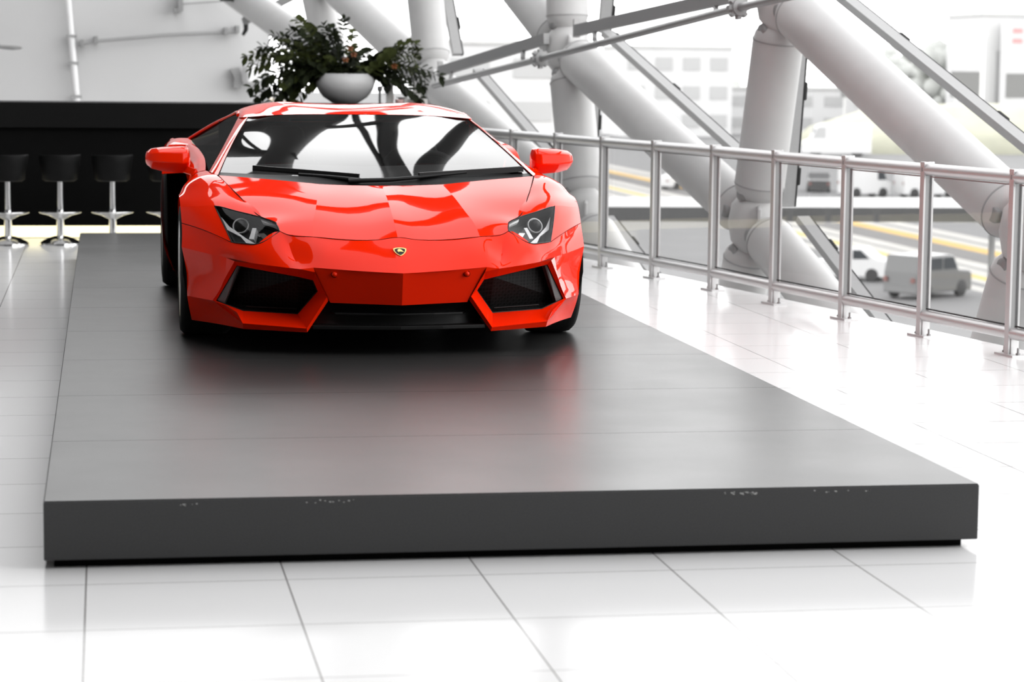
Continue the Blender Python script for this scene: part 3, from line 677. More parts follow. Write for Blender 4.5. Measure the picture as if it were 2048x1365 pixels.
# plant in a bowl on the counter
plant = thing('potted_plant', 'wide arrangement of dark green fronds in a grey bowl on the bar', 'plant', (.87, 14.80, 1.21))
obj('bowl', MB().lathe([(0, 0), (.085, 0), (.12, .008), (.20, .06), (.255, .13), (.272, .185), (.262, .235), (.225, .275), (.212, .275), (.24, .232), (.25, .185), (.20, .09), (0, .05)], 48), 'bowl', plant)
obj('soil', MB().lathe([(0, .235), (.235, .23)], 24), 'matte', plant)
tips = [(490, 110), (498, 135), (497, 172), (512, 190), (540, 200), (565, 200), (590, 196), (520, 92), (545, 70), (575, 60), (590, 40), (612, 52), (640, 50), (660, 70), (682, 37), (705, 60), (708, 95), (735, 100), (772, 112), (800, 98), (825, 84), (828, 100), (868, 146), (835, 165), (828, 190), (802, 152), (650, 150), (712, 150), (560, 130), (600, 150), (780, 140), (620, 90), (530, 150), (665, 100), (750, 130), (810, 130), (580, 100), (600, 70), (630, 75), (655, 55), (545, 110), (560, 160), (790, 120), (700, 110), (680, 130), (575, 180), (505, 122), (515, 160), (527, 178), (552, 186), (530, 105), (560, 85), (610, 60), (585, 140), (570, 150), (640, 120), (815, 110), (845, 150), (810, 170), (770, 160), (740, 150)]
def leaf(mb, base, d, L, w, droop):
    d = d.normalized(); side = d.cross(Vector((0, -.3, 1))).normalized(); nr_ = side.cross(d)
    p = [base + d * (L * a) + side * (w * b) - Vector((0, 0, droop * a * a)) + nr_ * c for a, b, c in ((0, 0, 0), (.3, .42, .004), (.65, .46, .004), (1, 0, -.002), (.65, -.46, .004), (.3, -.42, .004), (.5, 0, -.004))]
    mb.add(p, [(0, 1, 6), (1, 2, 6), (2, 3, 6), (3, 4, 6), (4, 5, 6), (5, 0, 6)])
rl = random.Random(11)
for k, (px, py) in enumerate(tips):
    tip = Vector(((px - 685) / 218, rl.uniform(-.24, .20), (203 - py) / 218))
    b0 = Vector((max(-.17, min(.17, tip.x * .3)), rl.uniform(-.12, .12), .23))
    mid = (b0 + tip) * .5 + Vector((0, 0, .10 + .12 * abs(tip.x)))
    mb = MB(); path = []
    for q in range(13):
        t = q / 12; path.append(b0 * (1 - t) ** 2 + mid * (2 * t * (1 - t)) + tip * t * t)
    mb.tube(path, [.006 * (1 - .6 * q / 12) for q in range(13)], 6)
    for q in range(1, 13):
        d = (path[q] - path[q - 1]).normalized(); sd = d.cross(Vector((0, 1, .2))).normalized()
        for sg in (1, -1):
            dv = (d * .75 + sd * sg * .8 + Vector((0, rl.uniform(-.5, .5), rl.uniform(-.2, .3))))
            leaf(mb, path[q], dv, rl.uniform(.065, .10), rl.uniform(.062, .085), .02)
    leaf(mb, path[-1], d, .07, .045, .01)
    obj('frond', mb, 'leaf2' if k % 5 < 2 else 'leaf', plant)
for px, py in ((690, 92), (697, 104), (681, 114), (778, 126)):
    c = Vector(((px - 685) / 218, -.22, (203 - py) / 218)); mb = MB()
    for q in range(6):
        a = q * math.pi / 3; leaf(mb, c, Vector((math.cos(a), -.5, math.sin(a))), .035, .03, .005)
    tag(obj('blossom', mb, 'flower', plant), 'orange blossom')
# things standing right of the bowl
def small(name, label, cat, px, mb, mat, y=14.62, z=1.21, group=None):
    o = obj(name, mb, mat, angle=40); o.location = ((px - 685) / 218 + .87, y, z); return tag(o, label, cat, group)
small('candle_holder', 'dark slim holder with a pale cap, right beside the grey bowl on the bar', 'holder', 750, MB().lathe([(0, 0), (.03, 0), (.03, .008), (.011, .015), (.010, .11), (.024, .13), (.024, .165), (0, .165)], 20), 'fin')
small('drinking_glass', 'stemmed pale glass between the slim holder and the pink cups on the bar', 'glass', 764, MB().lathe([(0, 0), (.032, 0), (.032, .006), (.006, .012), (.006, .07), (.03, .10), (.036, .17), (.033, .17), (.027, .10), (0, .075)], 24), 'railglass', y=14.7)
small('paper_box', 'small white upright box under the right fronds of the plant', 'box', 776, MB().cbox((0, 0, .115), (.06, .05, .23)), 'paper', y=14.85)
small('cup', 'pale pink cup standing on the bar, lower of the two', 'cup', 789, MB().lathe([(0, 0), (.024, 0), (.036, .02), (.038, .045), (.034, .045), (.03, .01), (0, .008)], 24), 'pink')
small('cup', 'pale pink round cup behind the saucer, upper of the two', 'cup', 779, MB().lathe([(0, .0), (.02, 0), (.034, .03), (.036, .075), (.032, .075), (.03, .03), (0, .01)], 24), 'pink', y=14.95, z=1.21)
small('saucer', 'white saucer dish on the bar right of the pink cups', 'saucer', 799, MB().lathe([(0, 0), (.03, 0), (.032, .05), (.062, .062), (.06, .066), (.03, .056), (0, .054)], 28), 'white', y=14.75)
small('paper_stack', 'flat stack of white paper at the right end of the bar', 'paper', 820, MB().cbox((0, 0, .025), (.22, .2, .05), .15), 'paper', y=14.75)
small('card_holder', 'upright white card behind the paper stack at the end of the bar', 'card', 834, MB().cbox((0, 0, .08), (.075, .02, .16)), 'paper', y=15.0)

# ------------------------------------------------------------------ pipes and fittings on the white wall
p_ = thing('wall_pipe', 'white upright pipe with clamps on the white back wall', 'pipe', (0, 0, 0))
obj('pipe', MB().tube([(-2.02, 26.82, 5.0), (-1.79, 26.82, 2.49), (-1.665, 26.82, .9)], .045, 16), 'white', p_)
for x, z in ((-1.745, 1.93), (-1.722, 1.56), (-1.686, 1.10)):
    obj('clamp', MB().cbox((x, 26.86, z), (.15, .20, .035)), 'frame', p_, smooth=False)
h_ = thing('wall_pipe', 'thin grey level pipe with end brackets along the white back wall', 'pipe', (0, 0, 0))
obj('pipe', MB().tube([(-1.66, 26.84, 1.815), (-1.40, 26.84, 1.862), (-.5, 26.84, 1.955), (.55, 26.84, 2.02)], .028, 12), 'frame', h_)
for x, z in ((-1.60, 1.82), (-1.41, 1.87), (.38, 2.01), (.54, 2.04)):
    obj('bracket', MB().cbox((x, 26.88, z + .01), (.05, .24, .10)), 'beam', h_, smooth=False)
g_ = thing('wall_pipe', 'short thin pipe with one dark bracket high on the white back wall', 'pipe', (0, 0, 0))
obj('pipe', MB().tube([(-.28, 26.84, 2.385), (.33, 26.84, 2.435)], .012, 10), 'frame', g_)
obj('bracket', MB().cbox((-.25, 26.86, 2.42), (.07, .26, .26)).cbox((-.29, 26.86, 2.30), (.10, .24, .06)), 'beam', g_, smooth=False)
w_ = thing('wall_lamp', 'white boxy fitting with a grey bracket on the back wall left of the plant', 'wall lamp', (0, 0, 0))
obj('lamp_box', MB().cbox((.78, 26.72, 1.43), (.32, .28, .24), .25), 'white', w_, smooth=False, bevel=.03)
obj('bracket', MB().prism([(.44, 26.8, 1.50), (.56, 26.8, 1.52), (.62, 26.8, 1.32), (.58, 26.8, 1.22), (.48, 26.8, 1.24), (.50, 26.8, 1.36)], (0, .18, 0)), 'frame', w_, smooth=False)
b_ = thing('wall_fan', 'grey paddle-shaped blade at the left edge of the photo', 'fan', (-2.83, 26.5, 1.80))
obj('hub', MB().lathe([(0, -.10), (.06, -.08), (.07, .10), (.05, .5), (0, .5)], 20, 'Y'), 'frame', b_)
bl = MB().loft([[(.04, -.02, .04), (.06, .02, .0), (.04, .02, -.03)], [(.15, -.02, -.01), (.16, .02, -.045), (.15, .02, -.06)], [(.30, -.02, -.015), (.30, .02, -.06), (.30, .02, -.075)], [(.40, -.02, -.025), (.41, .02, -.05), (.40, .02, -.062)], [(.435, 0, -.04), (.437, .01, -.045), (.435, .01, -.05)]])
obj('blade', bl, 'frame', b_)

# ------------------------------------------------------------------ tubular steel lattice of the glass facade
def V(*p): return Vector(p)
nodes = {'A': V(3.650, 10.04, 2.07), 'B': V(3.575, 10.44, .40), 'C': V(2.820, 14.17, 1.72), 'D': V(4.275, 6.58, .59), 'E': V(2.905, 13.75, .26), 'F': V(2.066, 17.58, 1.40), 'G': V(1.30, 20.80, 1.62)}
RT = .19
def strut(name, label, p0, p1, e0=.20, e1=.20, group='white steel tubes of the facade lattice'):
    p0, p1 = Vector(p0), Vector(p1); d = (p1 - p0).normalized()
    a, b = p0 + d * e0, p1 - d * e1
    t = thing(name, label, 'steel tube', tuple(p0), 0, group)
    L = lambda p: p - p0
    obj('shaft', MB().tube([L(a + d * .10), L(b - d * .10)], RT, 40), 'tube', t)
    for q, sgn in ((a, 1), (b, -1)):
        obj('end_cone', MB().tube([L(q - d * sgn * .02), L(q + d * sgn * .005), L(q + d * sgn * .05), L(q + d * sgn * .10)], [.115, .145, .178, RT * .995] , 40, caps=False), 'tube', t)
        obj('weld_ring', MB().tube([L(q + d * sgn * .098), L(q + d * sgn * .108)], RT + .004, 40), 'frame', t)
    # bolt pocket near each end, on the side turned to the hall
    sd = d.cross(Vector((.95, .25, 0))).normalized().cross(d).normalized()
    if sd.x > 0: sd = -sd
    for q, sgn in ((a, 1), (b, -1)):
        c = q + d * sgn * .03 + sd * .145
        w = MB().lathe([(0, .02), (.045, .02), (.055, 0), (.055, -.05)], 20)
        o = obj('bolt_pocket', w, 'beam', t); o.matrix_basis = Matrix.Translation(L(c)) @ (sd).to_track_quat('Z', 'Y').to_matrix().to_4x4()
    return t
strut('steel_column', 'white tube column nearest in full view, standing behind the middle of the railing', nodes['A'], nodes['B'])
strut('steel_column', 'white tube column behind the right door mirror of the car', nodes['C'], nodes['E'])
strut('steel_column', 'upper white tube column above the crossing of beam and rod, at the top edge', nodes['C'], (2.78, 14.36, 4.9), .20, 0)
strut('steel_column', 'white tube column rising right of the plant to the top edge', nodes['F'], (1.81, 18.68, 4.9), .20, 0)
strut('steel_column', 'lower white tube column hidden behind the car roof', nodes['F'], (2.13, 17.32, .15), .20, .1)
strut('steel_column', 'white tube column half hidden behind the top of the plant', nodes['G'], (.86, 22.5, 4.3), .20, 0)
strut('diagonal_strut', 'white slanting tube nearest the right edge, falling from top centre right to the railing', nodes['A'], nodes['D'])
strut('diagonal_strut', 'white slanting tube falling from the crossing of beam and rod to the middle railing', nodes['C'], nodes['B'])
strut('diagonal_strut', 'white slanting tube running down behind the right edge of the car roof', nodes['F'], nodes['E'])
strut('diagonal_strut', 'white slanting tube rising to the top edge left of the rod crossing', (1.98, 18.05, 3.65), nodes['C'], 0, .20)
strut('diagonal_strut', 'white slanting tube rising behind the right fronds of the plant', (1.20, 21.22, 2.63), nodes['F'], 0, .20)
strut('diagonal_strut', 'farthest white slanting tube, left of the plant top', (-.02, 25.9, 2.86), nodes['G'], 0, .20)
strut('diagonal_strut', 'white slanting tube dropping below the floor edge right of the near column', nodes['B'], (4.06, 7.86, -.78), .20, 0)
strut('steel_column', 'short white tube dropping below the floor edge under the near column', nodes['B'], (3.50, 10.84, -.75), .20, 0)
strut('steel_column', 'white tube dropping below the railing at the right photo edge', nodes['D'], (4.16, 7.16, -.75), .2, 0)
strut('diagonal_strut', 'white slanting tube dropping below the railing just right of the car', nodes['E'], (3.26, 12.0, -.75), .20, 0)
strut('steel_column', 'short white tube below the railing hidden beside the car wing', nodes['E'], (2.88, 13.9, -.75), .20, 0)
for k, lab in (('A', 'white lattice joint at the top edge above the near column'), ('B', 'white lattice joint behind the railing under the near column'), ('C', 'white lattice joint where beam and rod cross, right of the car roof'), ('D', 'white lattice joint at the right photo edge behind the railing'), ('E', 'white lattice joint beside the right wing of the car'), ('F', 'white lattice joint just right of the bar end'), ('G', 'white lattice joint behind the plant')):
    t = thing('lattice_joint', lab, 'joint', tuple(nodes[k]), -.2, 'joints of the facade lattice')
    obj('hub', MB().lathe([(0, -.25), (.10, -.235), (.18, -.14), (.205, 0), (.18, .14), (.10, .235), (0, .25)], 32), 'tube', t)
    obj('gusset', MB().prism([(0, -.30, .12), (0, .28, .20), (0, .30, -.10), (0, -.26, -.22)], (.03, 0, 0)), 'tube', t, smooth=False, bevel=.01)

# flat beam in two lengths and the round tie rod with clamps
bm_ = [V(2.010, 16.729, 1.51), V(2.616, 13.952, 1.826), V(3.049, 11.845, 1.989), V(3.366, 10.221, 2.102)]
d_ = (bm_[2] - bm_[1])
for lab, a, b in (('grey flat beam between the plant side column and the rod crossing', bm_[0], bm_[1] + V(-.01, .12, -.01)), ('grey flat beam from the rod crossing up to the near column top', bm_[1] + V(.13, -.55, .055), bm_[3] + V(.05, -.3, .03))):
    t = thing('flat_beam', lab, 'beam', tuple(a), 0, 'grey beams of the facade')
    obj('profile', MB().bar((0, 0, 0), b - a, .06, .10), 'beam', t, smooth=False, bevel=.004)
    for q in (.12, .8):
        c = (b - a) * q - V(0, 0, .085)
        obj('hanger', MB().tube([c + V(0, 0, .04), c - V(.02, .10, .03)], .022, 12), 'frame', t)
    obj('end_plate', MB().cbox((.0, 0, .02), (.05, .07, .16)), 'tube', t, smooth=False)
t = thing('tie_rod', 'long thin grey rod with star clamps slanting across the facade tubes', 'rod', (1.917, 16.478, 1.368))
rp = [V(0, 0, 0), V(2.5 - 1.917, 13.796 - 16.478, 1.634 - 1.368), V(3.273 - 1.917, 9.918 - 16.478, 2.006 - 1.368), V(3.50 - 1.917, 8.70 - 16.478, 2.10 - 1.368)]
obj('rod', MB().tube(rp, .030, 16), 'rod', t)
for q, i in ((rp[1], 1), (rp[2], 2)):
    dd_ = (rp[2] - rp[1]).normalized(); m_ = MB().lathe([(.03, -.05), (.06, -.045), (.06, .045), (.03, .05)], 24)
    for k in range(8):
        a = k * math.pi / 4; m_.cbox((.068 * math.cos(a), .068 * math.sin(a), 0), (.032, .032, .05), a)
    o = obj('star_clamp', m_, 'beam', t, angle=40); o.matrix_basis = Matrix.Translation(q) @ dd_.to_track_quat('Z', 'Y').to_matrix().to_4x4()
# upper-left clamp assembly near the farthest tube
t = thing('pipe_clamp', 'black clamp with a grey arm crossing the farthest tube at the top edge', 'clamp', (.42, 23.75, 2.05))
obj('arm', MB().bar((.03, 0, .05), (.72, -.6, .42), .05, .09), 'frame', t, smooth=False)
obj('clamp_chain', MB().tube([(-.18, .15, .42), (-.05, .05, .30), (.06, 0, .12), (.06, 0, -.05), (.02, 0, -.12)], [.05, .03, .035, .03, .02], 10), 'gasket', t)
obj('clamp_block', MB().cbox((-.16, .1, .38), (.20, .12, .14), .3), 'gasket', t, smooth=False, bevel=.02)

# glazing bars with black gaskets and clips, glass panes outside the tubes
nO = V(.985, .17, 0).normalized()
def mullion(n, p0, p1, clips=(), wd=.10, x0=0, x1=0):
    p0, p1 = Vector(p0), Vector(p1); d = (p1 - p0).normalized(); p0 = p0 - d * x0; p1 = p1 + d * x1
    t = bpy.data.objects.new('trim_%d' % n, None); col.objects.link(t); t['kind'] = 'structure'
    c0, c1 = p0 - nO * (wd / 2 + .008), p1 - nO * (wd / 2 + .008)
    sidev = d.cross(nO).normalized()
    obj('glazing_bar', MB().bar(c0, c1, wd, .055, sidev), 'frame', t, smooth=False)
    obj('gasket', MB().bar(p0, p1, .018, .05, sidev), 'gasket', t, smooth=False)
    L = (p1 - p0).length
    for q in clips:
        a = p0 + d * (L * q)
        obj('clip', MB().bar(a - d * .07 + nO * .014, a + d * .07 + nO * .014, .034, .06, sidev), 'gasket', t, smooth=False, bevel=.012)
mullion(1, (4.091, 9.821, 2.091), (4.529, 7.423, 1.141), (.30, .62), x1=1.4, x0=.5)
mullion(2, (3.962, 10.506, 1.654), (3.938, 10.632, .562), (.08, .35, .62, .9), x0=1.2, x1=.05)
mullion(3, (3.272, 13.928, 1.789), (3.76, 11.534, .915), (.04, .45, .92), x1=.35, x0=.25)
mullion(4, (3.223, 14.159, 2.171), (3.215, 14.22, 1.90), (.3, .9), x0=1.5, x1=.02)
mullion(5, (3.165, 14.43, 1.22), (3.151, 14.494, .55), (.25, .9), x0=.05, x1=.1)
mullion(6, (2.591, 17.032, 1.404), (2.881, 15.737, .862), (.7,), x0=.3, x1=1.0)
mullion(7, (2.334, 18.152, 2.26), (2.402, 17.859, 1.683), (.1, .8), x0=1.2, x1=.0)
mullion(8, (3.985, 10.37, .43), (4.28, 8.807, -.395), (.15, .75), x1=.9)
mullion(9, (3.245, 14.054, .205), (3.386, 13.378, -.097), (.2,), x1=1.6)
def plan(y, t): return (edge_x(y) + t, y)
for n, (ya, yb) in enumerate(((3.6, 7.0), (7.02, 10.5), (10.52, 14.2), (14.22, 18.0), (18.02, 22.5))):
    vs = []; N = 6
    for k in range(N + 1):
        y = ya + (yb - ya) * k / N; x, _ = plan(y, 1.36); vs += [(x, y, -1.2), (x, y, 4.9)]
    struct('window_%d' % (n + 1), MB().add(vs, [(2 * k, 2 * k + 2, 2 * k + 3, 2 * k + 1) for k in range(N)]), 'pane', solid=0)

# ------------------------------------------------------------------ railing
posts = [(3.74, 4.19), (3.615, 5.174), (3.447, 6.165), (3.272, 7.151), (3.092, 8.134), (2.931, 9.165), (2.732, 10.157), (2.537, 11.118)]
for k in range(3): posts.append((edge_x(12.09 + k * .985), 12.09 + k * .985))
rail = thing('railing', 'grey metal balustrade with glass infill curving along the floor edge', 'railing', (0, 0, 0))
ZT, ZB = .985, .125
tp = [V(x, y, ZT) for x, y in posts]; bp_ = [V(x, y, ZB) for x, y in posts]
obj('handrail', MB().tube(tp, .035, 20), 'alu', rail); obj('bottom_rail', MB().tube(bp_, .034, 20), 'alu', rail)
for k, (x, y) in enumerate(posts):
    a = posts[min(k + 1, len(posts) - 1)]; b = posts[max(k - 1, 0)]
    ang = math.atan2(a[1] - b[1], a[0] - b[0])
    pm = MB()
    for dd in (-.027, .027):
        pm.cbox((x - math.sin(ang) * dd, y + math.cos(ang) * dd, .52), (.046, .014, 1.02), ang)
    pm.cbox((x, y, .06), (.06, .04, .12), ang).cbox((x, y, 1.02), (.05, .07, .014), ang)
    po = obj('post', pm, 'alu', rail, smooth=False, bevel=.002)
    obj('post_gap_dark', MB().cbox((x, y, .56), (.012, .040, .84), ang), 'rod', po, smooth=False)  # dark strip stands in for the shade between the two flats
    obj('joint_ring', MB().tube([V(x, y, ZT) - V(math.cos(ang), math.sin(ang), 0) * .006, V(x, y, ZT) + V(math.cos(ang), math.sin(ang), 0) * .006], .037, 20), 'rod', po)
    obj('base_plate', MB().cbox((x, y, .006), (.20, .10, .012), ang), 'alu', po, smooth=False)
    for dd in (-.075, .075):
        obj('bolt', MB().lathe([(0, .05), (.007, .05), (.007, .022), (.013, .022), (.013, .012), (0, .012)], 10, 'Z', (x + math.cos(ang) * dd, y + math.sin(ang) * dd, 0)), 'rod', po, smooth=False)
    if k < len(posts) - 1:
        x2, y2 = posts[k + 1]; e = V(x2 - x, y2 - y, 0).normalized()
        gp0, gp1 = V(x, y, .555) + e * .045, V(x2, y2, .555) - e * .045
        obj('glass_panel', MB().bar(gp0, gp1, .010, .79), 'railglass', rail, smooth=False)
        for dz in (.388, -.388):
            obj('glass_gasket', MB().bar(gp0 + V(0, 0, dz), gp1 + V(0, 0, dz), .014, .007), 'rod' if dz > 0 else 'gasket', rail, smooth=False)

# ------------------------------------------------------------------ outside
struct('ground', MB().box((-600, -400, -8.4), (900, 900, -7.9)), 'apron', smooth=False)
an = thing('canopy_roof', 'long flat canopy outside behind the railing with a grey edge', 'canopy', (0, 0, 0))
obj('slab', MB().add([(3.9, 33.1, -.78), (30, 32.0, -.78), (30, 35.6, -.78), (3.9, 36.4, -.78)] + [(3.9, 33.1, -.80), (30, 32.0, -.80), (30, 35.6, -.80), (3.9, 36.4, -.80)], [(0, 1, 2, 3), (7, 6, 5, 4), (0, 4, 5, 1), (1, 5, 6, 2), (2, 6, 7, 3), (3, 7, 4, 0)]), 'conc', an, smooth=False)
obj('fascia', MB().bar((3.9, 33.0, -.90), (30, 31.9, -.90), .08, .24), 'concd', an, smooth=False)
for x in (6.5, 14.55, 22):
    obj('canopy_post', MB().tube([(x, 34.4, -7.9), (x, 34.4, -.80)], .06, 12), 'conc', an)

def vehicle(name, label, cat, loc, rz, L, Wd, Ht, kind, mat, glass='carglass'):
    """small road vehicle: body and cabin lofted across, windows, four wheels"""
    t = thing(name, label, cat, loc, rz)
    wr = Ht * (.2 if kind != 'van' else .16); gz = wr * .7
    if kind == 'van':
        side = [(-L / 2, gz), (L / 2, gz), (L / 2, Ht * .45), (L * .40, Ht * .52), (L * .30, Ht * .94), (L * .24, Ht), (-L / 2 + .1, Ht), (-L / 2, Ht * .95)]
        wins = [[(L * .385, Ht * .56), (L * .30, Ht * .90), (L * .18, Ht * .90), (L * .18, Ht * .56)]]
    elif kind == 'suv':
        side = [(-L / 2, gz), (L / 2, gz), (L / 2, Ht * .52), (L * .46, Ht * .60), (L * .26, Ht * .64), (L * .17, Ht * .97), (L * .10, Ht), (-L * .44, Ht), (-L * .48, Ht * .62)]
        wins = [[(L * .225, Ht * .66), (L * .15, Ht * .93), (-.02 * L, Ht * .93), (-.02 * L, Ht * .66)], [(-.05 * L, Ht * .66), (-.05 * L, Ht * .93), (-L * .42, Ht * .93), (-L * .44, Ht * .66)]]
    else:
        side = [(-L / 2, gz), (L / 2, gz), (L / 2, Ht * .45), (L * .45, Ht * .56), (L * .24, Ht * .63), (L * .08, Ht * .98), (-L * .18, Ht), (-L * .36, Ht * .70), (-L / 2, Ht * .62)]
        wins = [[(L * .19, Ht * .66), (L * .07, Ht * .94), (-.04 * L, Ht * .94), (-.04 * L, Ht * .66)], [(-.07 * L, Ht * .66), (-.07 * L, Ht * .94), (-L * .17, Ht * .94), (-L * .28, Ht * .68)]]
    def rg(y, k): return [(x * (1 - .02 * k), y, z if z < Ht * .55 else Ht * .55 + (z - Ht * .55) * (1 - .12 * k)) for x, z in side]
    h = Wd / 2
    body = obj('body', MB().loft([rg(-h, 1), rg(-h * .92, .1), rg(h * .92, .1), rg(h, 1)]), mat, t, smooth=False, bevel=.05)
    for q in wins:
        for sy in (-1, 1):
            obj('window', MB().prism([(x, sy * (h + .012), z) for x, z in q], (0, -sy * .05, 0)), glass, t, smooth=False)
    fw_ = {'van': (.355, .36, .56, .90), 'suv': (.225, .17, .66, .93)}.get(kind, (.20, .09, .65, .93))
    obj('windscreen', MB().prism([(L * fw_[0] + .06, -h * .82, Ht * fw_[2]), (L * fw_[0] + .06, h * .82, Ht * fw_[2]), (L * fw_[1] - .03, h * .72, Ht * fw_[3]), (L * fw_[1] - .03, -h * .72, Ht * fw_[3])], (-.05, 0, 0)), glass, t, smooth=False)
    for sx in (-.31, .31):
        for sy in (-1, 1):
            obj('wheel', MB().lathe([(0, -.11), (wr * .9, -.11), (wr, -.08), (wr, .08), (wr * .9, .11), (0, .11)], 24, 'Y', (L * sx, sy * h * .9, wr)), 'tyre', t, angle=40)
    for sy in (-1, 1):
        obj('tail_lamp', MB().cbox((-L / 2 - .01, sy * h * .8, Ht * .45), (.05, .18, .2)), 'redlamp', t, smooth=False)
        obj('head_lamp', MB().cbox((L / 2 + .005, sy * h * .75, Ht * .42), (.05, .3, .15)), 'white', t, smooth=False)
    return t
vehicle('off_road_car', 'grey boxy off-road car parked outside below the railing', 'car', (33.0, 90.5, -7.9), R(35), 4.0, 1.75, 1.85, 'suv', 'cargrey')
vehicle('small_car', 'white small car parked beside the grey off-road car outside', 'car', (32.3, 99.0, -7.9), R(150), 3.7, 1.65, 1.5, 'hatch', 'van')
vehicle('van', 'white van outside seen through the railing, left of the pair', 'van', (55.6, 170, -7.9), R(10), 3.6, 1.9, 2.35, 'van', 'van')
vehicle('van', 'white van outside seen through the railing, right and larger of the pair', 'van', (60.2, 169, -7.9), R(6), 4.6, 2.0, 2.45, 'van', 'van')
vehicle('parked_car', 'dark car outside just right of the near white column', 'car', (54.4, 178, -7.9), R(75), 4.0, 1.75, 1.5, 'hatch', 'cardark')
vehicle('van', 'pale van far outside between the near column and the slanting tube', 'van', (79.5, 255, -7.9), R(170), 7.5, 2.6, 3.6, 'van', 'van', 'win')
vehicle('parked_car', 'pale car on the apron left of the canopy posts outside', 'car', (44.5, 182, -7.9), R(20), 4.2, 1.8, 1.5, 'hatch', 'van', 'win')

def building(label, x0, x1, y, z1, rows, cols, mat='bld', depth=14):
    t = thing('building', label, 'building', ((x0 + x1) / 2, y, -7.9)); w = (x1 - x0) / 2; h = z1 + 7.9
    obj('wall', MB().box((-w, 0, 0), (w, depth, h)), mat, t, smooth=False)
    obj('roof_edge', MB().box((-w - .3, -.3, h), (w + .3, depth + .3, h + .35)), 'conc', t, smooth=False)
    for i in range(rows):
        for j in range(cols):
            cx = -w + (j + .5) * 2 * w / cols; cz = h * (i + .55) / (rows + .1)
            obj('window', MB().box((cx - w / cols * .62, -.12, cz - h / rows * .22), (cx + w / cols * .62, .05, cz + h / rows * .22)), 'win', t, smooth=False)
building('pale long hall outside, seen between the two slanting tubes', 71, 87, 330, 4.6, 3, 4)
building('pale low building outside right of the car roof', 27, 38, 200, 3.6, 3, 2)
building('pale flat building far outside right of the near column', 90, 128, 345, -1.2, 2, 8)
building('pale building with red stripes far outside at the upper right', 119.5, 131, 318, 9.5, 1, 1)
for k, (a, b, c, d, lab) in enumerate(((108.9, 112.8, 1.7, -1.7, 'dark grey panel outside under the glazing bar, left of the pair at right'), (116.5, 120.5, 1.5, -1.75, 'dark grey panel outside at the right photo edge'), (93.9, 97.0, .45, -1.8, 'dark grey panel outside partly behind the nearest slanting tube'))):
    t = thing('panel_board', lab, 'panel', ((a + b) / 2, 300, -7.9), 0, 'dark panels outside')
    obj('panel', MB().box((-(b - a) / 2, 0, d + 7.9), ((b - a) / 2, .4, c + 7.9)), 'blddark', t, smooth=False)
    for sx in (-1, 1): obj('leg', MB().box((sx * (b - a) * .35 - .12, .1, 0), (sx * (b - a) * .35 + .12, .3, d + 7.9)), 'bld', t, smooth=False)
sg = thing('sign_board', 'white sign with two pale red bars far outside at the upper right', 'sign', (124.0, 316, -7.9))
obj('board', MB().box((-2.3, 0, 0), (2.3, .4, 16.6)), 'bld', sg, smooth=False)
for z in (15.0, 13.6): obj('red_bar', MB().box((-.7, -.1, z), (.7, .02, z + .65)), 'signred', sg, smooth=False)
tag(obj('grass_bank', MB().loft([[(x, 262, -7.9), (x, 270, z), (x, 288, z), (x, 297, -7.9)] for x, z in ((86, -5.4), (95, -2.6), (110, -2.3), (128, -2.6))]), 'grass'), 'yellow green grass bank far outside behind the slanting tube', 'grass bank')
rt_ = random.Random(5)
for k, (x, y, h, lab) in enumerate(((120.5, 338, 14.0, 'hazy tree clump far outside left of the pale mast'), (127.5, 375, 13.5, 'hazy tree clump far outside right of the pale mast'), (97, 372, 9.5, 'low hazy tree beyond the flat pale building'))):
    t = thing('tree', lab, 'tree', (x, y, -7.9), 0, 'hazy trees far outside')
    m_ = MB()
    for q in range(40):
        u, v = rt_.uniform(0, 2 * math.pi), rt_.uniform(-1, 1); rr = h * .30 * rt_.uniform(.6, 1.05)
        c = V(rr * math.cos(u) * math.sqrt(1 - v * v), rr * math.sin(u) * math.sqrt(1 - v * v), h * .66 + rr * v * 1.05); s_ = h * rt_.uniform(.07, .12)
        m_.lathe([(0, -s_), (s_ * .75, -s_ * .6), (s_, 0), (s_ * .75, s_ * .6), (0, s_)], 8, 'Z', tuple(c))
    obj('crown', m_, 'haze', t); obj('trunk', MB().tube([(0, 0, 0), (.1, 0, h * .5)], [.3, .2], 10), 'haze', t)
ms = thing('mast', 'pale thin mast among the far trees outside', 'mast', (118.3, 314, -7.9))
obj('pole', MB().tube([(0, 0, 0), (0, 0, 14.6)], .28, 12), 'paper', ms); obj('lamp_head', MB().cbox((0, 0, 14.7), (1.0, .4, .3)), 'white', ms, smooth=False)

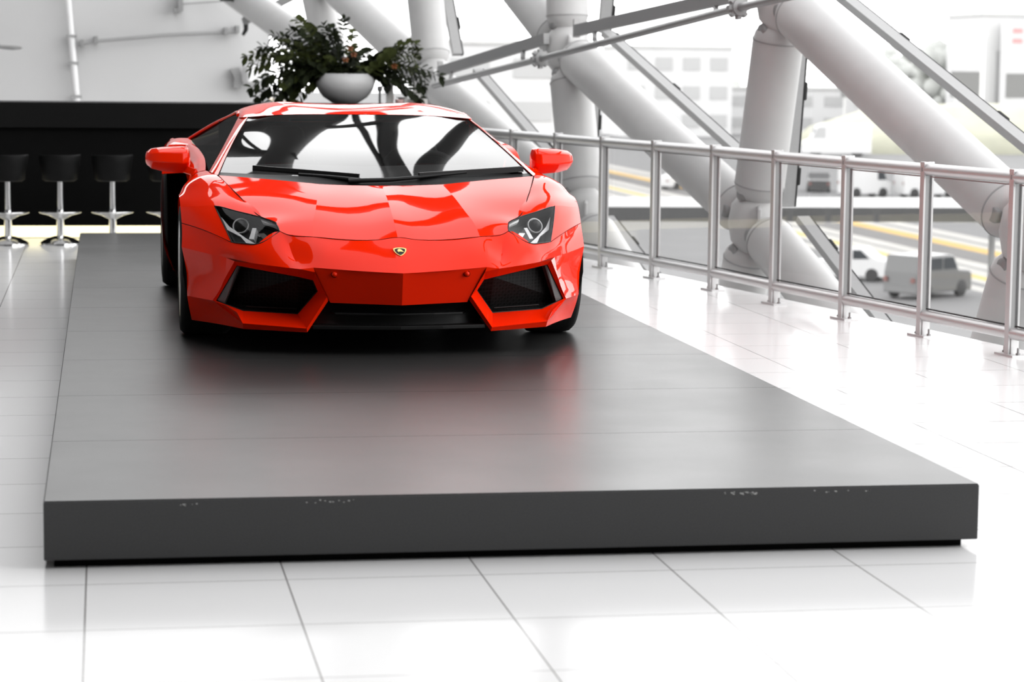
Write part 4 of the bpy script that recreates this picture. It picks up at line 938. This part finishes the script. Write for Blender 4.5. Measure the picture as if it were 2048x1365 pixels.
# ------------------------------------------------------------------ unseen roof tubes laid out for dark bands mirrored in the car, and daylight
rf = MB()
def big(p0, p1, r_=.3): rf.tube([Vector(p0), Vector(p1)], r_, 20)
N_ = (1.55, 13.4, 8.5)
big(N_, (2.15, 21.5, 8.5), .14); big((2.15, 21.5, 8.5), (2.4, 26.5, 8.5), .14)
big(N_, (3.1, 19.2, 8.5), .23); big((3.1, 19.2, 8.5), (4.4, 26.5, 8.3), .23)
big(N_, (-.1, 15.2, 8.5), .24); big((-.1, 15.2, 8.5), (-4.4, 14.2, 8.5), .24)
big((-.1, 15.2, 8.5), (1.5, 21.8, 8.5), .25); big((1.5, 21.8, 8.5), (2.4, 26.5, 8.5), .25)
big((1.5, 14.0, 8.5), (1.85, 22.0, 8.5), .045)
big((-1.4, 16.75, 8.5), (.5, 16.6, 8.5), .17); big((.35, 17.0, 8.5), (.72, 19.6, 8.5), .13)
big((-.35, 18.2, 8.5), (0.0, 16.6, 8.5), .05)
big(N_, (.2, 6.0, 8.5), .22); big(N_, (3.6, 9.6, 8.5), .22); big((3.6, 9.6, 8.5), (5.4, 6.0, 8.5), .22)
big((-4.4, 12.6, 8.5), (5.6, 26.0, 8.45), .10); big((3.6, 9.6, 8.5), (5.8, 18.0, 8.3), .22)
big((-1.2, 27.4, 5.1), (3.2, 27.4, 8.4), .24); big((3.6, 27.4, 4.6), (1.0, 27.4, 8.5), .24); big((1.1, 27.4, 5.6), (6.0, 27.4, 5.3), .16)
struct('reflected_roof_tubes', rf, 'darktube')
struct('shade_slab', MB().box((-9.2, -14.2, 8.9), (6.2, -4.0, 9.1)).box((-9.2, -4.0, 8.9), (-3.4, 27.2, 9.1)), 'dimwall', smooth=False)  # unseen slab added to block sky over the camera and left side
w = bpy.data.worlds.new('sky'); scene.world = w; w.use_nodes = True
nt = w.node_tree; bg = nt.nodes['Background']; bg.inputs['Strength'].default_value = 1.55
tc = nt.nodes.new('ShaderNodeTexCoord'); sp = nt.nodes.new('ShaderNodeSeparateXYZ'); cr = nt.nodes.new('ShaderNodeValToRGB')
nt.links.new(tc.outputs['Generated'], sp.inputs[0]); nt.links.new(sp.outputs['Z'], cr.inputs['Fac']); nt.links.new(cr.outputs['Color'], bg.inputs['Color'])
e = cr.color_ramp.elements       # bright overcast, lighter towards the horizon than overhead
e[0].position = .50; e[0].color = (2.5, 2.5, 2.5, 1); e[1].position = .70; e[1].color = (1.15, 1.15, 1.17, 1)
scene.view_settings.view_transform = 'Standard'; scene.view_settings.look = 'None'
scene.view_settings.exposure = 0; scene.view_settings.gamma = 1; scene.view_settings.use_curve_mapping = False
